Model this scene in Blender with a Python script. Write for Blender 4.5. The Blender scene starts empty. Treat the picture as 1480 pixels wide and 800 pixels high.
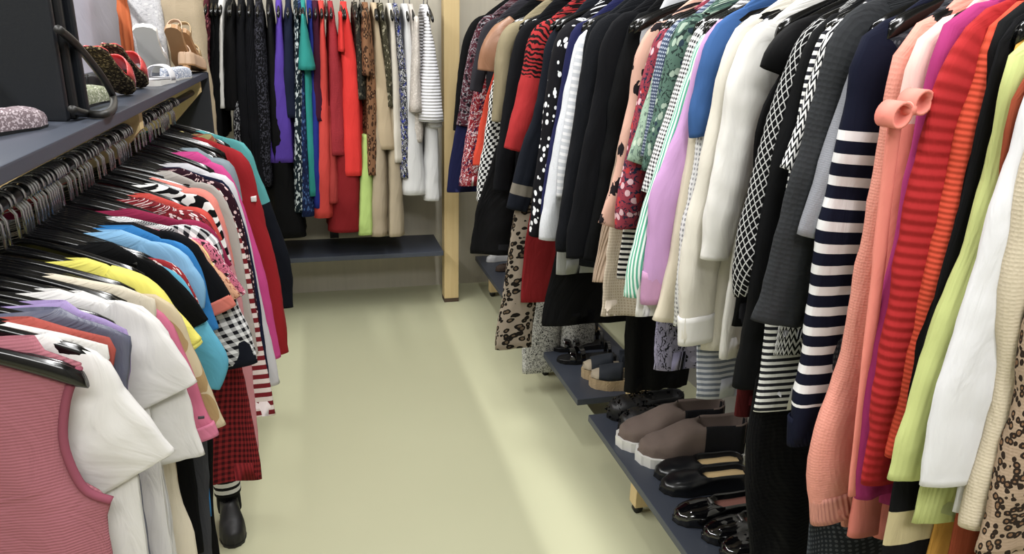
DEBUG = False
import bpy, bmesh, math, random
from mathutils import Vector, Matrix, noise
PI = math.pi
COL = bpy.context.scene.collection

# ------------------------------------------------------------------ camera solved from the room's vanishing points
F = 1057.0
CZ = 1.55
def _norm(a):
    return Vector(a).normalized()
d_ = _norm((448 - 740, 35 - 400, F))
v_ = Vector((-90, 3135, F)); v_ = (v_ - d_ * v_.dot(d_)).normalized()
u_ = -v_
r_ = d_.cross(u_)
CAM = Vector((0, 0, CZ))
def ray(px, py):
    c = Vector((px - 740, py - 400, F))
    return Vector((c.dot(r_), c.dot(d_), c.dot(u_)))
def on_x(px, py, X):
    q = ray(px, py); return CAM + q * (X / q.x)
def on_y(px, py, Y):
    q = ray(px, py); return CAM + q * (Y / q.y)
def on_z(px, py, Z):
    q = ray(px, py); return CAM + q * ((Z - CZ) / q.z)
cam_data = bpy.data.cameras.new('camera'); cam = bpy.data.objects.new('camera', cam_data); COL.objects.link(cam)
cam_data.sensor_width = 36; cam_data.lens = F / 1480 * 36; cam_data.clip_start = .02
# rows of world->camera: right=(r.x,d.x,u.x) etc.
R0 = Vector((r_.x, d_.x, u_.x)); R1 = Vector((r_.y, d_.y, u_.y)); R2 = Vector((r_.z, d_.z, u_.z))
m = Matrix.Identity(4)
for i in range(3):
    m[i][0] = R0[i]; m[i][1] = -R1[i]; m[i][2] = -R2[i]; m[i][3] = CAM[i]
cam.matrix_world = m
bpy.context.scene.camera = cam

# ------------------------------------------------------------------ materials
def lin(c):
    if isinstance(c, str):
        c = [int(c[i:i + 2], 16) / 255 for i in (0, 2, 4)]
    return tuple((x / 12.92 if x <= .04045 else ((x + .055) / 1.055) ** 2.4) for x in c[:3]) + (1,)
class NT:
    def __init__(s, name):
        s.m = bpy.data.materials.new(name); s.m.use_nodes = True
        s.t = s.m.node_tree; s.n = s.t.nodes; s.b = s.n['Principled BSDF']
    def new(s, t, **k):
        n = s.n.new(t)
        for a, b in k.items(): setattr(n, a, b)
        return n
    def L(s, a, b): s.t.links.new(a, b)
    def val(s, x):
        return x
    def math(s, op, a, b=None, c=None):
        n = s.new('ShaderNodeMath', operation=op)
        for i, x in enumerate((a, b, c)):
            if x is None: continue
            if isinstance(x, (int, float)): n.inputs[i].default_value = x
            else: s.L(x, n.inputs[i])
        return n.outputs[0]
    def mix(s, f, a, b):
        n = s.new('ShaderNodeMix', data_type='RGBA')
        for i, x in ((0, f), (6, a), (7, b)):
            if isinstance(x, (int, float, tuple)): n.inputs[i].default_value = x
            else: s.L(x, n.inputs[i])
        return n.outputs[2]
    def coord(s, which='UV'):
        if not hasattr(s, 'tc'): s.tc = s.new('ShaderNodeTexCoord')
        return s.tc.outputs[which]
    def scaled(s, v, sc):
        n = s.new('ShaderNodeMapping'); s.L(v, n.inputs[0]); n.inputs[3].default_value = sc if isinstance(sc, tuple) else (sc,) * 3
        return n.outputs[0]
    def uv(s, src):
        n = s.new('ShaderNodeSeparateXYZ'); s.L(src, n.inputs[0]); return n.outputs[0], n.outputs[1]
    def noise(s, v, sc, det=2, dist=0):
        n = s.new('ShaderNodeTexNoise'); s.L(v, n.inputs['Vector']); n.inputs['Scale'].default_value = sc
        n.inputs['Detail'].default_value = det; n.inputs['Distortion'].default_value = dist
        return n.outputs[0]
    def voro(s, v, sc, rnd=1, feat='F1'):
        n = s.new('ShaderNodeTexVoronoi', feature=feat); s.L(v, n.inputs['Vector']); n.inputs['Scale'].default_value = sc
        n.inputs['Randomness'].default_value = rnd
        return n
    def bump(s, h, st, dist=.002):
        n = s.new('ShaderNodeBump'); n.inputs['Strength'].default_value = st; n.inputs['Distance'].default_value = dist
        s.L(h, n.inputs['Height'])
        if s.b.inputs['Normal'].is_linked: s.L(s.b.inputs['Normal'].links[0].from_socket, n.inputs['Normal'])
        s.L(n.outputs[0], s.b.inputs['Normal'])
_mats = {}
def plain(name, c, rough=.6, metal=0, coat=0, bumpsc=None, bumpst=.3):
    key = (name, c, rough)
    if key in _mats: return _mats[key]
    s = NT(name); s.b.inputs['Base Color'].default_value = lin(c); s.b.inputs['Roughness'].default_value = rough
    s.b.inputs['Metallic'].default_value = metal; s.b.inputs['Coat Weight'].default_value = coat
    v = s.coord('Object')
    n = s.noise(v, 9, 3)
    s.L(s.mix(s.math('MULTIPLY', n, .22), lin(c), tuple(x * .72 for x in lin(c)[:3]) + (1,)), s.b.inputs['Base Color'])
    if bumpsc: s.bump(s.noise(v, bumpsc, 4), bumpst, .003)
    _mats[key] = s.m; return s.m
def wood(name, c1, c2, axis=2):
    s = NT(name); v = s.coord('Object')
    sc = [14, 14, 14]; sc[axis] = .9
    n = s.noise(s.scaled(v, tuple(sc)), 3.2, 5, .6)
    kn = s.voro(s.scaled(v, tuple(2.6 if i != axis else 1.1 for i in range(3))), 1.5)
    k = s.math('LESS_THAN', kn.outputs['Distance'], .045)
    base = s.mix(n, lin(c1), lin(c2))
    s.L(s.mix(s.math('MULTIPLY', k, .55), base, lin('5a4a36')), s.b.inputs['Base Color'])
    s.b.inputs['Roughness'].default_value = .62
    s.bump(n, .15, .002)
    return s.m
def fabric(pat='solid', c=('202020',), sc=1.0, rough=.85, knit=0, lo=None, hi=None, rib=None, gloss=False, obj=False):
    key = (pat, tuple(c), sc, rough, knit, lo, hi, rib, gloss, obj)
    if key in _mats: return _mats[key]
    s = NT('fabric_' + pat)
    C = []
    for x in c:
        r, g, b, _ = lin(x); L_ = .3 * r + .59 * g + .11 * b
        C.append(tuple(.88 * t + .12 * L_ for t in (r, g, b)) + (1,))
    uv = s.coord('Object' if obj else 'UV'); u, v = s.uv(uv)
    base = C[0]
    def frac(x, p): return s.math('FRACT', s.math('ADD', s.math('DIVIDE', x, p), 50.0))
    if pat == 'hstripe':
        base = s.mix(s.math('GREATER_THAN', frac(v, .04 * sc), .5 if len(c) < 3 else float(c[2])), C[0], C[1]) if len(c) < 3 else base
    elif pat == 'hstripe_thin':
        base = s.mix(s.math('GREATER_THAN', frac(v, .05 * sc), .57), C[0], C[1])
    elif pat == 'vstripe':
        base = s.mix(s.math('GREATER_THAN', frac(u, .02 * sc), .5), C[0], C[1])
    elif pat == 'gingham':
        a = s.math('GREATER_THAN', frac(u, .02 * sc), .5); b = s.math('GREATER_THAN', frac(v, .02 * sc), .5)
        base = s.mix(s.math('MULTIPLY', s.math('ADD', a, b), .5), C[0], C[1])
    elif pat == 'checker':
        a = s.math('GREATER_THAN', frac(u, .05 * sc), .5); b = s.math('GREATER_THAN', frac(v, .03 * sc), .5)
        base = s.mix(s.math('ABSOLUTE', s.math('SUBTRACT', a, b)), C[0], C[1])
    elif pat == 'dots':
        n = s.voro(uv, 38 / sc, .75)
        base = s.mix(s.math('LESS_THAN', n.outputs['Distance'], .36), C[0], C[1])
    elif pat == 'pin':
        n = s.voro(uv, 90 / sc, .1)
        base = s.mix(s.math('LESS_THAN', n.outputs['Distance'], .3), C[0], C[1])
    elif pat == 'leopard':
        w = s.noise(uv, 30 / sc, 2)
        n = s.voro(uv, 34 / sc, .85)
        dd = s.math('ADD', n.outputs['Distance'], s.math('MULTIPLY', s.math('SUBTRACT', w, .5), .55))
        ring = s.math('MULTIPLY', s.math('LESS_THAN', dd, .5), s.math('GREATER_THAN', dd, .24))
        base = s.mix(s.math('LESS_THAN', dd, .26), C[0], C[2])
        base = s.mix(ring, base, C[1])
    elif pat == 'floral':
        n = s.voro(uv, 55 / sc, 1); w = s.noise(uv, 75 / sc, 3, 1.5)
        base = s.mix(s.math('GREATER_THAN', w, .56), C[0], C[1])
        sp = s.new('ShaderNodeSeparateColor'); s.L(n.outputs['Color'], sp.inputs[0])
        base = s.mix(s.math('MULTIPLY', s.math('GREATER_THAN', sp.outputs[0], .6), s.math('LESS_THAN', n.outputs['Distance'], .45)), base, C[2 % len(C)])
        if len(C) > 3: base = s.mix(s.math('MULTIPLY', s.math('LESS_THAN', sp.outputs[0], .25), s.math('LESS_THAN', n.outputs['Distance'], .4)), base, C[3])
    elif pat == 'blots':
        n = s.voro(uv, 19 / sc, 1); w = s.noise(uv, 40, 3, 1)
        dd = s.math('ADD', n.outputs['Distance'], s.math('MULTIPLY', s.math('SUBTRACT', w, .5), .6))
        base = s.mix(s.math('LESS_THAN', dd, .33), C[0], C[1])
    elif pat == 'zebra':
        w = s.new('ShaderNodeTexWave', wave_type='BANDS', bands_direction='Y'); s.L(uv, w.inputs[0]); w.inputs['Scale'].default_value = 9 / sc
        w.inputs['Distortion'].default_value = 7; w.inputs['Detail Scale'].default_value = 1.2
        base = s.mix(s.math('GREATER_THAN', w.outputs[1], .5), C[0], C[1])
    elif pat == 'lattice':
        p = .030 * sc
        a = s.math('ABSOLUTE', s.math('SUBTRACT', frac(s.math('ADD', s.math('MULTIPLY', u, 1.25), v), p), .5))
        b = s.math('ABSOLUTE', s.math('SUBTRACT', frac(s.math('SUBTRACT', s.math('MULTIPLY', u, 1.25), v), p), .5))
        base = s.mix(s.math('LESS_THAN', s.math('MINIMUM', a, b), .085), C[0], C[1])
    elif pat == 'triangles':
        p = .02 * sc
        z = s.math('ABSOLUTE', s.math('SUBTRACT', frac(u, p), .5))
        base = s.mix(s.math('GREATER_THAN', frac(s.math('ADD', v, s.math('MULTIPLY', z, p * 1.6)), p), .5), C[0], C[1])
    elif pat == 'camo':
        w = s.noise(uv, 16 / sc, 1, .4)
        base = s.mix(s.math('GREATER_THAN', w, .5), C[0], C[1])
    elif pat == 'sequin':
        n = s.voro(uv, 120 / sc, 1)
        sp = s.new('ShaderNodeSeparateColor'); s.L(n.outputs['Color'], sp.inputs[0])
        base = s.mix(s.math('GREATER_THAN', sp.outputs[0], .72), C[0], C[1])
    elif pat == 'band':      # C0, with a band of C1 between lo and hi
        pass
    if lo is not None:       # the pattern only between lo and hi metres from the top, plain C[0] elsewhere
        mask = s.math('MULTIPLY', s.math('GREATER_THAN', v, lo), s.math('LESS_THAN', v, hi))
        inner = C[1] if pat == 'band' else base
        base = s.mix(mask, C[0], inner)
    # soft fading and wear of the dye
    n = s.noise(uv, 6, 3)
    f = s.math('MULTIPLY', n, .16)
    dk = s.new('ShaderNodeMix', data_type='RGBA', blend_type='MULTIPLY'); s.L(f, dk.inputs[0])
    if isinstance(base, tuple): dk.inputs[6].default_value = base
    else: s.L(base, dk.inputs[6])
    dk.inputs[7].default_value = (.45, .45, .45, 1)
    s.L(dk.outputs[2], s.b.inputs['Base Color'])
    s.b.inputs['Roughness'].default_value = rough
    s.b.inputs['Specular IOR Level'].default_value = .5 if gloss else .12
    s.b.inputs['Sheen Weight'].default_value = 0
    s.b.inputs['Sheen Roughness'].default_value = .5
    # weave or knit relief
    if rib:
        ax, per, st = rib
        x = v if ax == 'v' else u
        h = s.math('SINE', s.math('MULTIPLY', x, 2 * PI / per))
        s.bump(h, st * .8, per * .16)
    if knit:
        n = s.voro(s.scaled(uv, (1, 1.6, 1)), 150 / knit, .3); s.bump(n.outputs['Distance'], .45, .0015 * knit)
    else:
        s.bump(s.noise(uv, 420, 2), .12, .0008)
    s.bump(s.noise(s.scaled(uv, (1.0, .35, 1)), 22, 3, .8), .5, .009)
    _mats[key] = s.m; return s.m

# ------------------------------------------------------------------ objects
def link(name, mesh, mt=None, parent=None, smooth=True):
    o = bpy.data.objects.new(name, mesh); COL.objects.link(o)
    if mt: mesh.materials.append(mt)
    if parent: o.parent = parent
    if smooth:
        for p in mesh.polygons: p.use_smooth = True
    return o
def from_bm(name, bm, mt, parent=None, smooth=True):
    me = bpy.data.meshes.new(name); bm.normal_update(); bm.to_mesh(me); bm.free()
    return link(name, me, mt, parent, smooth)
def tag(o, label=None, cat=None, group=None, kind=None):
    if label: o['label'] = label
    if cat: o['category'] = cat
    if group: o['group'] = group
    if kind: o['kind'] = kind
    return o
def empty(name, loc, rz=0, rx=0):
    o = bpy.data.objects.new(name, None); COL.objects.link(o); o.location = loc; o.rotation_euler = (rx, 0, rz)
    o.empty_display_size = .05
    return o
def box_bm(bm, c, s, bevel=0, rot=None):
    r = bmesh.ops.create_cube(bm, size=1)
    vs = r['verts']
    bmesh.ops.scale(bm, vec=s, verts=vs)
    if bevel:
        es = list({e for v in vs for e in v.link_edges})
        rr = bmesh.ops.bevel(bm, geom=es, offset=bevel, segments=2, affect='EDGES', profile=.7)
        vs = list({v for f in rr['faces'] for v in f.verts} | {v for v in vs if v.is_valid})
    if rot: bmesh.ops.rotate(bm, cent=(0, 0, 0), matrix=rot, verts=vs)
    bmesh.ops.translate(bm, vec=c, verts=vs)
    return vs
def box(name, c, s, mt, parent=None, bevel=.003, rot=None):
    bm = bmesh.new(); box_bm(bm, c, s, bevel, rot); return from_bm(name, bm, mt, parent, smooth=False)
def catmull(P, t):
    n = len(P) - 1
    x = t * n; i = min(int(x), n - 1); f = x - i
    p0 = P[max(i - 1, 0)]; p1 = P[i]; p2 = P[i + 1]; p3 = P[min(i + 2, n)]
    return [.5 * ((2 * b) + (-a + c) * f + (2 * a - 5 * b + 4 * c - d) * f * f + (-a + 3 * b - 3 * c + d) * f ** 3) for a, b, c, d in zip(p0, p1, p2, p3)]
def sweep(path, rows=24, seg=20, body=False, fold=(3, .006, 0), crease=.004, seed=0, ex=.85, cap_top=True, cap_bot=False, hem=True, uvv0=0.0, bm=None, linear=False):
    """skin a hanging piece of cloth around a path of (x, y, z, a, b): a = half width in the hanging plane, b = half thickness."""
    own = bm is None
    if own: bm = bmesh.new()
    uvl = bm.loops.layers.uv.verify()
    n = len(path) - 1
    # resample evenly by length
    cum = [0]
    for i in range(n):
        cum.append(cum[-1] + max(1e-4, math.dist(path[i][:3], path[i + 1][:3])))
    tot = cum[-1]
    S = []
    for r in range(rows + 1):
        L = tot * r / rows
        i = 0
        while i < n - 1 and cum[i + 1] < L: i += 1
        f = (L - cum[i]) / (cum[i + 1] - cum[i])
        if linear:
            S.append([a + (b - a) * f for a, b in zip(path[i], path[i + 1])])
        else:
            S.append(catmull(path, (i + f) / n))
    rings = []; vv = 0
    for r, (x, y, z, a, b) in enumerate(S):
        if r:
            vv += math.dist(S[r][:3], S[r - 1][:3])
        if body: T = Vector((0, 0, -1))
        else:
            q = S[min(r + 1, rows)]; p = S[max(r - 1, 0)]
            T = Vector((q[0] - p[0], 0, q[2] - p[2])).normalized() if (abs(q[0] - p[0]) + abs(q[2] - p[2])) > 1e-6 else Vector((0, 0, -1))
        Sd = Vector((-T.z, 0, T.x))
        g = min(1, r / rows * 1.3) ** 1.2
        ring = []
        for j in range(seg):
            th = 2 * PI * j / seg
            c, s_ = math.cos(th), math.sin(th)
            cx = math.copysign(abs(c) ** ex, c) * a; sy = math.copysign(abs(s_) ** ex, s_) * b
            w = fold[1] * g * (math.sin(fold[0] * 2 * PI * (cx / (2 * max(a, .02))) + fold[2]) + .5 * math.sin(fold[0] * 3.3 * (cx / max(a, .02)) + 2 * fold[2] + vv * 3)) * (1 - .35 * abs(c) ** 3)
            p = Vector((x, y, z)) + Sd * cx
            nz = noise.noise(Vector((p.x * 9 + seed, sy * 14 + seed * .7, p.z * 13)))
            nz2 = noise.noise(Vector((p.x * 24 + seed, sy * 40 + seed * .7, p.z * 30 + 5)))
            nz3 = noise.noise(Vector((cx * 38 + seed * 1.3, sy * 38, p.z * 3.5 + seed)))
            rad = crease * (nz * 1.1 + nz2 * .55 + nz3 * 1.5 * (.3 + .7 * g))
            p = p + Sd * (c * rad) + Vector((0, sy + w + s_ * rad, 0))
            ring.append((bm.verts.new(p), th * (a + b) * .62, vv + uvv0))
        rings.append(ring)
    def quad(r0, r1):
        for j in range(seg):
            k = (j + 1) % seg
            f = bm.faces.new((r0[j][0], r0[k][0], r1[k][0], r1[j][0]))
            uk = r0[k][1] if k else r0[j][1] + (r0[1][1] - r0[0][1]); uk1 = r1[k][1] if k else r1[j][1] + (r1[1][1] - r1[0][1])
            for lp, uvc in zip(f.loops, ((r0[j][1], r0[j][2]), (uk, r0[k][2]), (uk1, r1[k][2]), (r1[j][1], r1[j][2]))): lp[uvl].uv = uvc
    for r in range(rows): quad(rings[r], rings[r + 1])
    def inner(ring, T, up):
        cen = Vector((0, 0, 0))
        for v, *_ in ring: cen += v.co
        cen /= len(ring)
        out = []
        for v, uu, w in ring:
            q = v.co - cen; L = max(q.length, 1e-5)
            out.append((bm.verts.new(cen + q * (max(L - .004, .3 * L) / L) + T * up), uu, w))
        return out
    x0, x1 = S[rows - 1], S[rows]
    Tb = Vector((x1[0] - x0[0], x1[1] - x0[1], x1[2] - x0[2])).normalized()
    if cap_bot:
        f = bm.faces.new([v for v, *_ in reversed(rings[-1])])
    elif hem:
        i1 = inner(rings[-1], Tb, .001); i2 = inner(i1, Tb, -.05)
        quad(rings[-1], i1); quad(i1, i2)
        bm.faces.new([v for v, *_ in reversed(i2)])
    if cap_top:
        bm.faces.new([v for v, *_ in rings[0]][::1])
    else:
        i1 = inner(rings[0], Vector((0, 0, -1)), .0); i2 = inner(i1, Vector((0, 0, -1)), .03)
        quad(i1, rings[0]); quad(i2, i1)
    if own: return bm
def tube(bm, pts, r, seg=8, closed=False, r_end=None):
    P = [Vector(p) for p in pts]; rings = []
    nrm = None
    for i, p in enumerate(P):
        t = (P[min(i + 1, len(P) - 1)] - P[max(i - 1, 0)]).normalized()
        if nrm is None:
            nrm = t.orthogonal().normalized()
        nrm = (nrm - t * nrm.dot(t)).normalized(); bn = t.cross(nrm)
        rr = r if r_end is None else r + (r_end - r) * i / (len(P) - 1)
        rings.append([bm.verts.new(p + nrm * rr * math.cos(2 * PI * k / seg) + bn * rr * math.sin(2 * PI * k / seg)) for k in range(seg)])
    for a, b in zip(rings, rings[1:]):
        for k in range(seg): bm.faces.new((a[k], a[(k + 1) % seg], b[(k + 1) % seg], b[k]))
    bm.faces.new(rings[0][::-1]); bm.faces.new(rings[-1])

# ------------------------------------------------------------------ ROOM
X0, X1, Y0_, Y1_, ZC = -3.2, 1.64, -2.6, 4.37, 3.3
s = NT('floor_vinyl'); n = s.noise(s.coord('Object'), 1.1, 3)
s.L(s.mix(n, lin('aeae90'), lin('b9b99b')), s.b.inputs['Base Color']); s.b.inputs['Roughness'].default_value = .42
s.b.inputs['Specular IOR Level'].default_value = .35
s.bump(s.noise(s.coord('Object'), 60, 3), .04, .001)
FLOOR = s.m
def panel_mat(name, c1, c2, axis=2):
    return wood(name, c1, c2, axis)
WALLM = panel_mat('whitewashed_pine', 'aaa496', 'b9b3a4')
WPLAIN = plain('wall_paint', '8c8a84', .9)
CEILM = plain('ceiling_paint', 'a8a7a2', .9)
PINE = wood('pine', 'd0bb8c', 'bfa473')
SHELFM = plain('slate_laminate', '3a3f4a', .45)
def S(name, c, sz, mt):
    o = box(name, c, sz, mt, bevel=0); o['kind'] = 'structure'; return o
S('floor', ((X0 + X1) / 2, (Y0_ + Y1_) / 2, -.05), (X1 - X0 + .2, Y1_ - Y0_ + .2, .1), FLOOR)
S('ceiling', ((X0 + X1) / 2, (Y0_ + Y1_) / 2, ZC + .05), (X1 - X0 + .2, Y1_ - Y0_ + .2, .1), CEILM)
S('wall_back', ((X0 + X1) / 2, Y1_ + .05, ZC / 2), (X1 - X0 + .2, .1, ZC), WALLM)
S('wall_right', (X1 + .05, (Y0_ + Y1_) / 2, ZC / 2), (.1, Y1_ - Y0_, ZC), WPLAIN)
S('wall_left', (X0 - .05, (Y0_ + Y1_) / 2, ZC / 2), (.1, Y1_ - Y0_, ZC), WPLAIN)
S('wall_front', ((X0 + X1) / 2, Y0_ - .05, ZC / 2), (X1 - X0 + .2, .1, ZC), WPLAIN)

# posts of the back rack
def post(label, x, y, z1=2.3, w=.085):
    r = empty('wooden_post', (x, y, 0)); tag(r, label, 'post')
    box('post', (0, 0, z1 / 2 + .012), (w, w, z1 - .024), PINE, r, .004)
    box('foot', (0, 0, .012), (w + .001, w + .001, .024), plain('dark_foot', '4a3a2c', .7), r, .002)
    return r
post('square pine post standing at the right end of the back rack', .727, 4.09)
post('square pine post standing at the left end of the back rack behind the shoe shelf', -.515, 4.09)
def shelf(label, x0, x1, y0, y1, ztop, t=.026):
    r = box('shelf_board', ((x0 + x1) / 2, (y0 + y1) / 2, ztop - t / 2), (x1 - x0, y1 - y0, t), SHELFM, None, .003)
    tag(r, label, 'shelf'); return r
shelf('dark slate low shelf board on the back wall', -.55, .665, 3.96, 4.33, .345)
b = box('black_upright', (.07, 4.30, .62), (.05, .04, .52), plain('black_steel', '101114', .5), None, .002); tag(b, 'short black upright rising from the back shelf', 'post')
# rails
def rail(label, p, q, r=.0125):
    bm = bmesh.new(); tube(bm, [p, q], r, 16); bmesh.ops.recalc_face_normals(bm, faces=bm.faces)
    o = from_bm('clothes_rail', bm, plain('rail_steel', '25262a', .35, metal=.7)); tag(o, label, 'rail'); return o
rail('round dark steel rail of the right rack', (1.0, .25, 1.715), (1.0, 4.20, 1.715))
rail('round dark steel rail of the back rack', (-.47, 4.10, 1.74), (.685, 4.10, 1.74))
rail('near length of dark steel rail under the left shelf', (-.49, .35, 1.268), (-.49, 2.17, 1.268))
rail('far length of dark steel rail under the left shelf', (-.49, 2.17, 1.268), (-.49, 3.44, 1.268))
# left shelf unit
shelf('long dark slate shelf board carrying the shoes above the left rail', -.86, -.44, .30, 3.50, 1.345)
def bracket(label, y):
    r = empty('wooden_bracket', (-.62, y, 0)); tag(r, label, 'bracket')
    bm = bmesh.new()
    P = [(-.22, 1.318), (.165, 1.318), (.165, 1.27), (-.0, 1.09), (-.22, 1.06)]
    a = [bm.verts.new((x, -.022, z)) for x, z in P]; b = [bm.verts.new((x, .022, z)) for x, z in P]
    bm.faces.new(a); bm.faces.new(b[::-1])
    for i in range(5): j = (i + 1) % 5; bm.faces.new((a[i], b[i], b[j], a[j]))
    bmesh.ops.recalc_face_normals(bm, faces=bm.faces)
    from_bm('brace', bm, PINE, r, smooth=False)
    box('upright', (-.14, 0, .54), (.07, .044, 1.06), PINE, r, .003)
bracket('pine bracket holding the left shelf between the two rail lengths', 2.19)
bracket('pine bracket holding the far end of the left shelf', 3.36)
bracket('pine bracket under the near end of the left shelf', .45)
e = box('end_panel', (-.65, 3.52, .69), (.42, .024, 1.30), plain('black_panel', '1a1c22', .6), None, .002); tag(e, 'dark end panel closing the far end of the left shoe shelf', 'panel')
# right shelf boards with feet
def low_shelf(label, y0, y1, blocks):
    r = empty('low_shelf', (1.08, (y0 + y1) / 2, 0)); tag(r, label, 'shelf')
    yc = (y0 + y1) / 2
    box('board', (.025, 0, .187), (.365, y1 - y0, .026), SHELFM, r, .003)
    for yb in blocks:
        box('foot_block', (.02, yb - yc, .103), (.26, .05, .140), PINE, r, .003)
        for xx in (-.09, .12):
            bm = bmesh.new(); bmesh.ops.create_cone(bm, cap_ends=True, segments=20, radius1=.017, radius2=.017, depth=.018)
            bmesh.ops.rotate(bm, matrix=Matrix.Rotation(PI / 2, 3, 'X'), verts=bm.verts); bmesh.ops.translate(bm, vec=(xx, yb - yc, .017), verts=bm.verts)
            from_bm('castor', bm, plain('castor_rubber', '141414', .4), r)
            box('castor_fork', (xx, yb - yc, .030), (.022, .026, .012), plain('zinc', '8a8a8a', .4, metal=.8), r, .001)
low_shelf('dark slate shoe shelf board nearest the camera under the right rack', .35, 2.26, (1.93, .6))
low_shelf('dark slate shoe shelf board in the middle under the right rack', 2.38, 3.25, (3.0,))
low_shelf('dark slate shoe shelf board farthest under the right rack', 3.30, 4.30, (3.6, 4.1))
def rpost(label, x, y):
    r = box('rack_post', (x, y, .88), (.05, .05, 1.76), PINE, None, .003); tag(r, label, 'post')
rpost('pine post of the right rack standing between the two nearer shoe shelves', 1.13, 2.32)
rpost('pine post of the right rack near its far end beside the back wall', 1.13, 4.26)
rpost('pine post of the right rack at its near end', 1.13, .30)
# ------------------------------------------------------------------ LIGHT
def area(name, loc, sx, sy, power, col=(1, .995, .985)):
    l = bpy.data.lights.new(name, 'AREA'); l.shape = 'RECTANGLE'; l.size = sx; l.size_y = sy; l.energy = power; l.color = col
    o = bpy.data.objects.new(name, l); COL.objects.link(o); o.location = loc; return o
def fixture(label, x, y, w, L, power):
    r = empty('ceiling_light', (x, y, ZC)); tag(r, label, 'light')
    box('housing', (0, 0, -.03), (w + .04, L + .04, .06), plain('white_metal', 'e8e8e8', .4), r, .004)
    a = area('ceiling_lamp', (x, y, ZC - .065), w, L, power); return a
fixture('long ceiling light over the aisle', .45, 1.8, .12, 4.6, 120)
fixture('long ceiling light beyond the left rack', -1.93, 2.0, .06, 4.6, 200)
fixture('added wide fill light behind the camera', .2, -1.4, 1.6, 1.0, 100)  # unseen lamp added as soft front fill for the clothes
w = bpy.data.worlds.new('world'); bpy.context.scene.world = w; w.use_nodes = True
w.node_tree.nodes['Background'].inputs[0].default_value = (.8, .85, 1, 1); w.node_tree.nodes['Background'].inputs[1].default_value = .3
vs = bpy.context.scene.view_settings
vs.view_transform = 'Standard'; vs.look = 'None'; vs.gamma = 1; vs.use_curve_mapping = False; vs.exposure = 0.0

# ------------------------------------------------------------------ hangers
BLACKP = plain('black_plastic', '050506', .17)
CHROME = plain('hook_wire', 'b4b4ba', .25, metal=.9)
def hanger_bm(hw=.188, drop=.075, t=.0055):
    bm = bmesh.new()
    pa = []
    for s in (-1, 1):
        pts = []
        for i in range(11):
            f = i / 10
            pts.append((s * hw * f, 0, -.078 - drop * (.25 * math.sin(f * PI / 2) * 1.6 + .6 * f ** 2.2)))
        rings = []
        for i, p in enumerate(pts):
            f = i / 10
            hh = .009 + .009 * f; tt = t * (.8 + .75 * f)
            if i == 10: hh *= .7; tt *= .75
            rings.append([bm.verts.new((p[0] + (-.25 * s * math.sin(a) * hh if i else 0), tt * math.cos(a), p[2] + hh * math.sin(a))) for a in [2 * PI * k / 10 for k in range(10)]])
        for a, b in zip(rings, rings[1:]):
            for k in range(10): bm.faces.new((a[k], a[(k + 1) % 10], b[(k + 1) % 10], b[k]))
        bm.faces.new(rings[-1])
    bmesh.ops.recalc_face_normals(bm, faces=bm.faces)
    return bm
def hook_bm(R=.0185, r=.0030):
    bm = bmesh.new()
    pts = []
    for i in range(15):
        a = math.radians(200 - 250 * i / 14)
        pts.append((R * math.cos(a), 0, R * math.sin(a)))
    pts += [(.006, 0, -R - .004), (0, 0, -R - .012), (0, 0, -.082)]
    # ring sits over the rail, its open end on the wall side
    tube(bm, pts, r, 6)
    bmesh.ops.recalc_face_normals(bm, faces=bm.faces)
    return bm
_hm = None
def hanger(x, y, z, rz, label, group, flip=1):
    global _hm
    if _hm is None:
        a = from_bm('hanger', hanger_bm(), BLACKP); b = from_bm('hook', hook_bm(), CHROME, a)
        _hm = (a.data, b.data); bpy.data.objects.remove(b); bpy.data.objects.remove(a)
    o = bpy.data.objects.new('clothes_hanger', _hm[0]); COL.objects.link(o)
    h = bpy.data.objects.new('hook', _hm[1]); COL.objects.link(h); h.parent = o
    h.rotation_euler = (0, 0, 0 if flip > 0 else PI)
    o.location = (x, y, z); o.rotation_euler = (0, 0, rz)
    tag(o, label, 'hanger', group)
    return o

# ------------------------------------------------------------------ garments
RACK = {'R': dict(x=1.0, z=1.715, d=-1), 'L': dict(x=-.49, z=1.268, d=1)}
ENTRIES = {'R': [], 'L': []}
def G(rk, name, cat, label, fab, pts, kind='long', **k):
    ENTRIES[rk].append(dict(name=name, cat=cat, label=label, fab=fab, pts=pts, kind=kind, **k))
def interp(P, z):
    if z >= P[0][1]: return P[0][0]
    for (o0, z0), (o1, z1) in zip(P, P[1:]):
        if z1 <= z <= z0 and z0 > z1: return o0 + (o1 - o0) * (z0 - z) / (z0 - z1)
    return P[-1][0]
def build_rack(rk):
    rc = RACK[rk]; E = ENTRIES[rk]; d = rc['d']
    y = None
    for e in E:
        if 'Y' in e: Y = e['Y']
        elif rk == 'R': Y = on_x(*e['pts'][0], rc['x'] + d * e.get('o', .2)).y
        else: Y = on_z(*e['pts'][0], e.get('tz', 1.13)).y
        e['Y0'] = Y
        if y is not None: Y = max(Y, y + e.get('gap', .012))
        e['Yf'] = Y; y = Y
    for i, e in enumerate(E):
        g0 = e['Yf'] - E[i - 1]['Yf'] if i else .05
        g1 = E[i + 1]['Yf'] - e['Yf'] if i < len(E) - 1 else .05
        make_garment(rk, i, e, min(.034, max(.009, .47 * min(g0, g1))), min(g0, g1))
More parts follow.
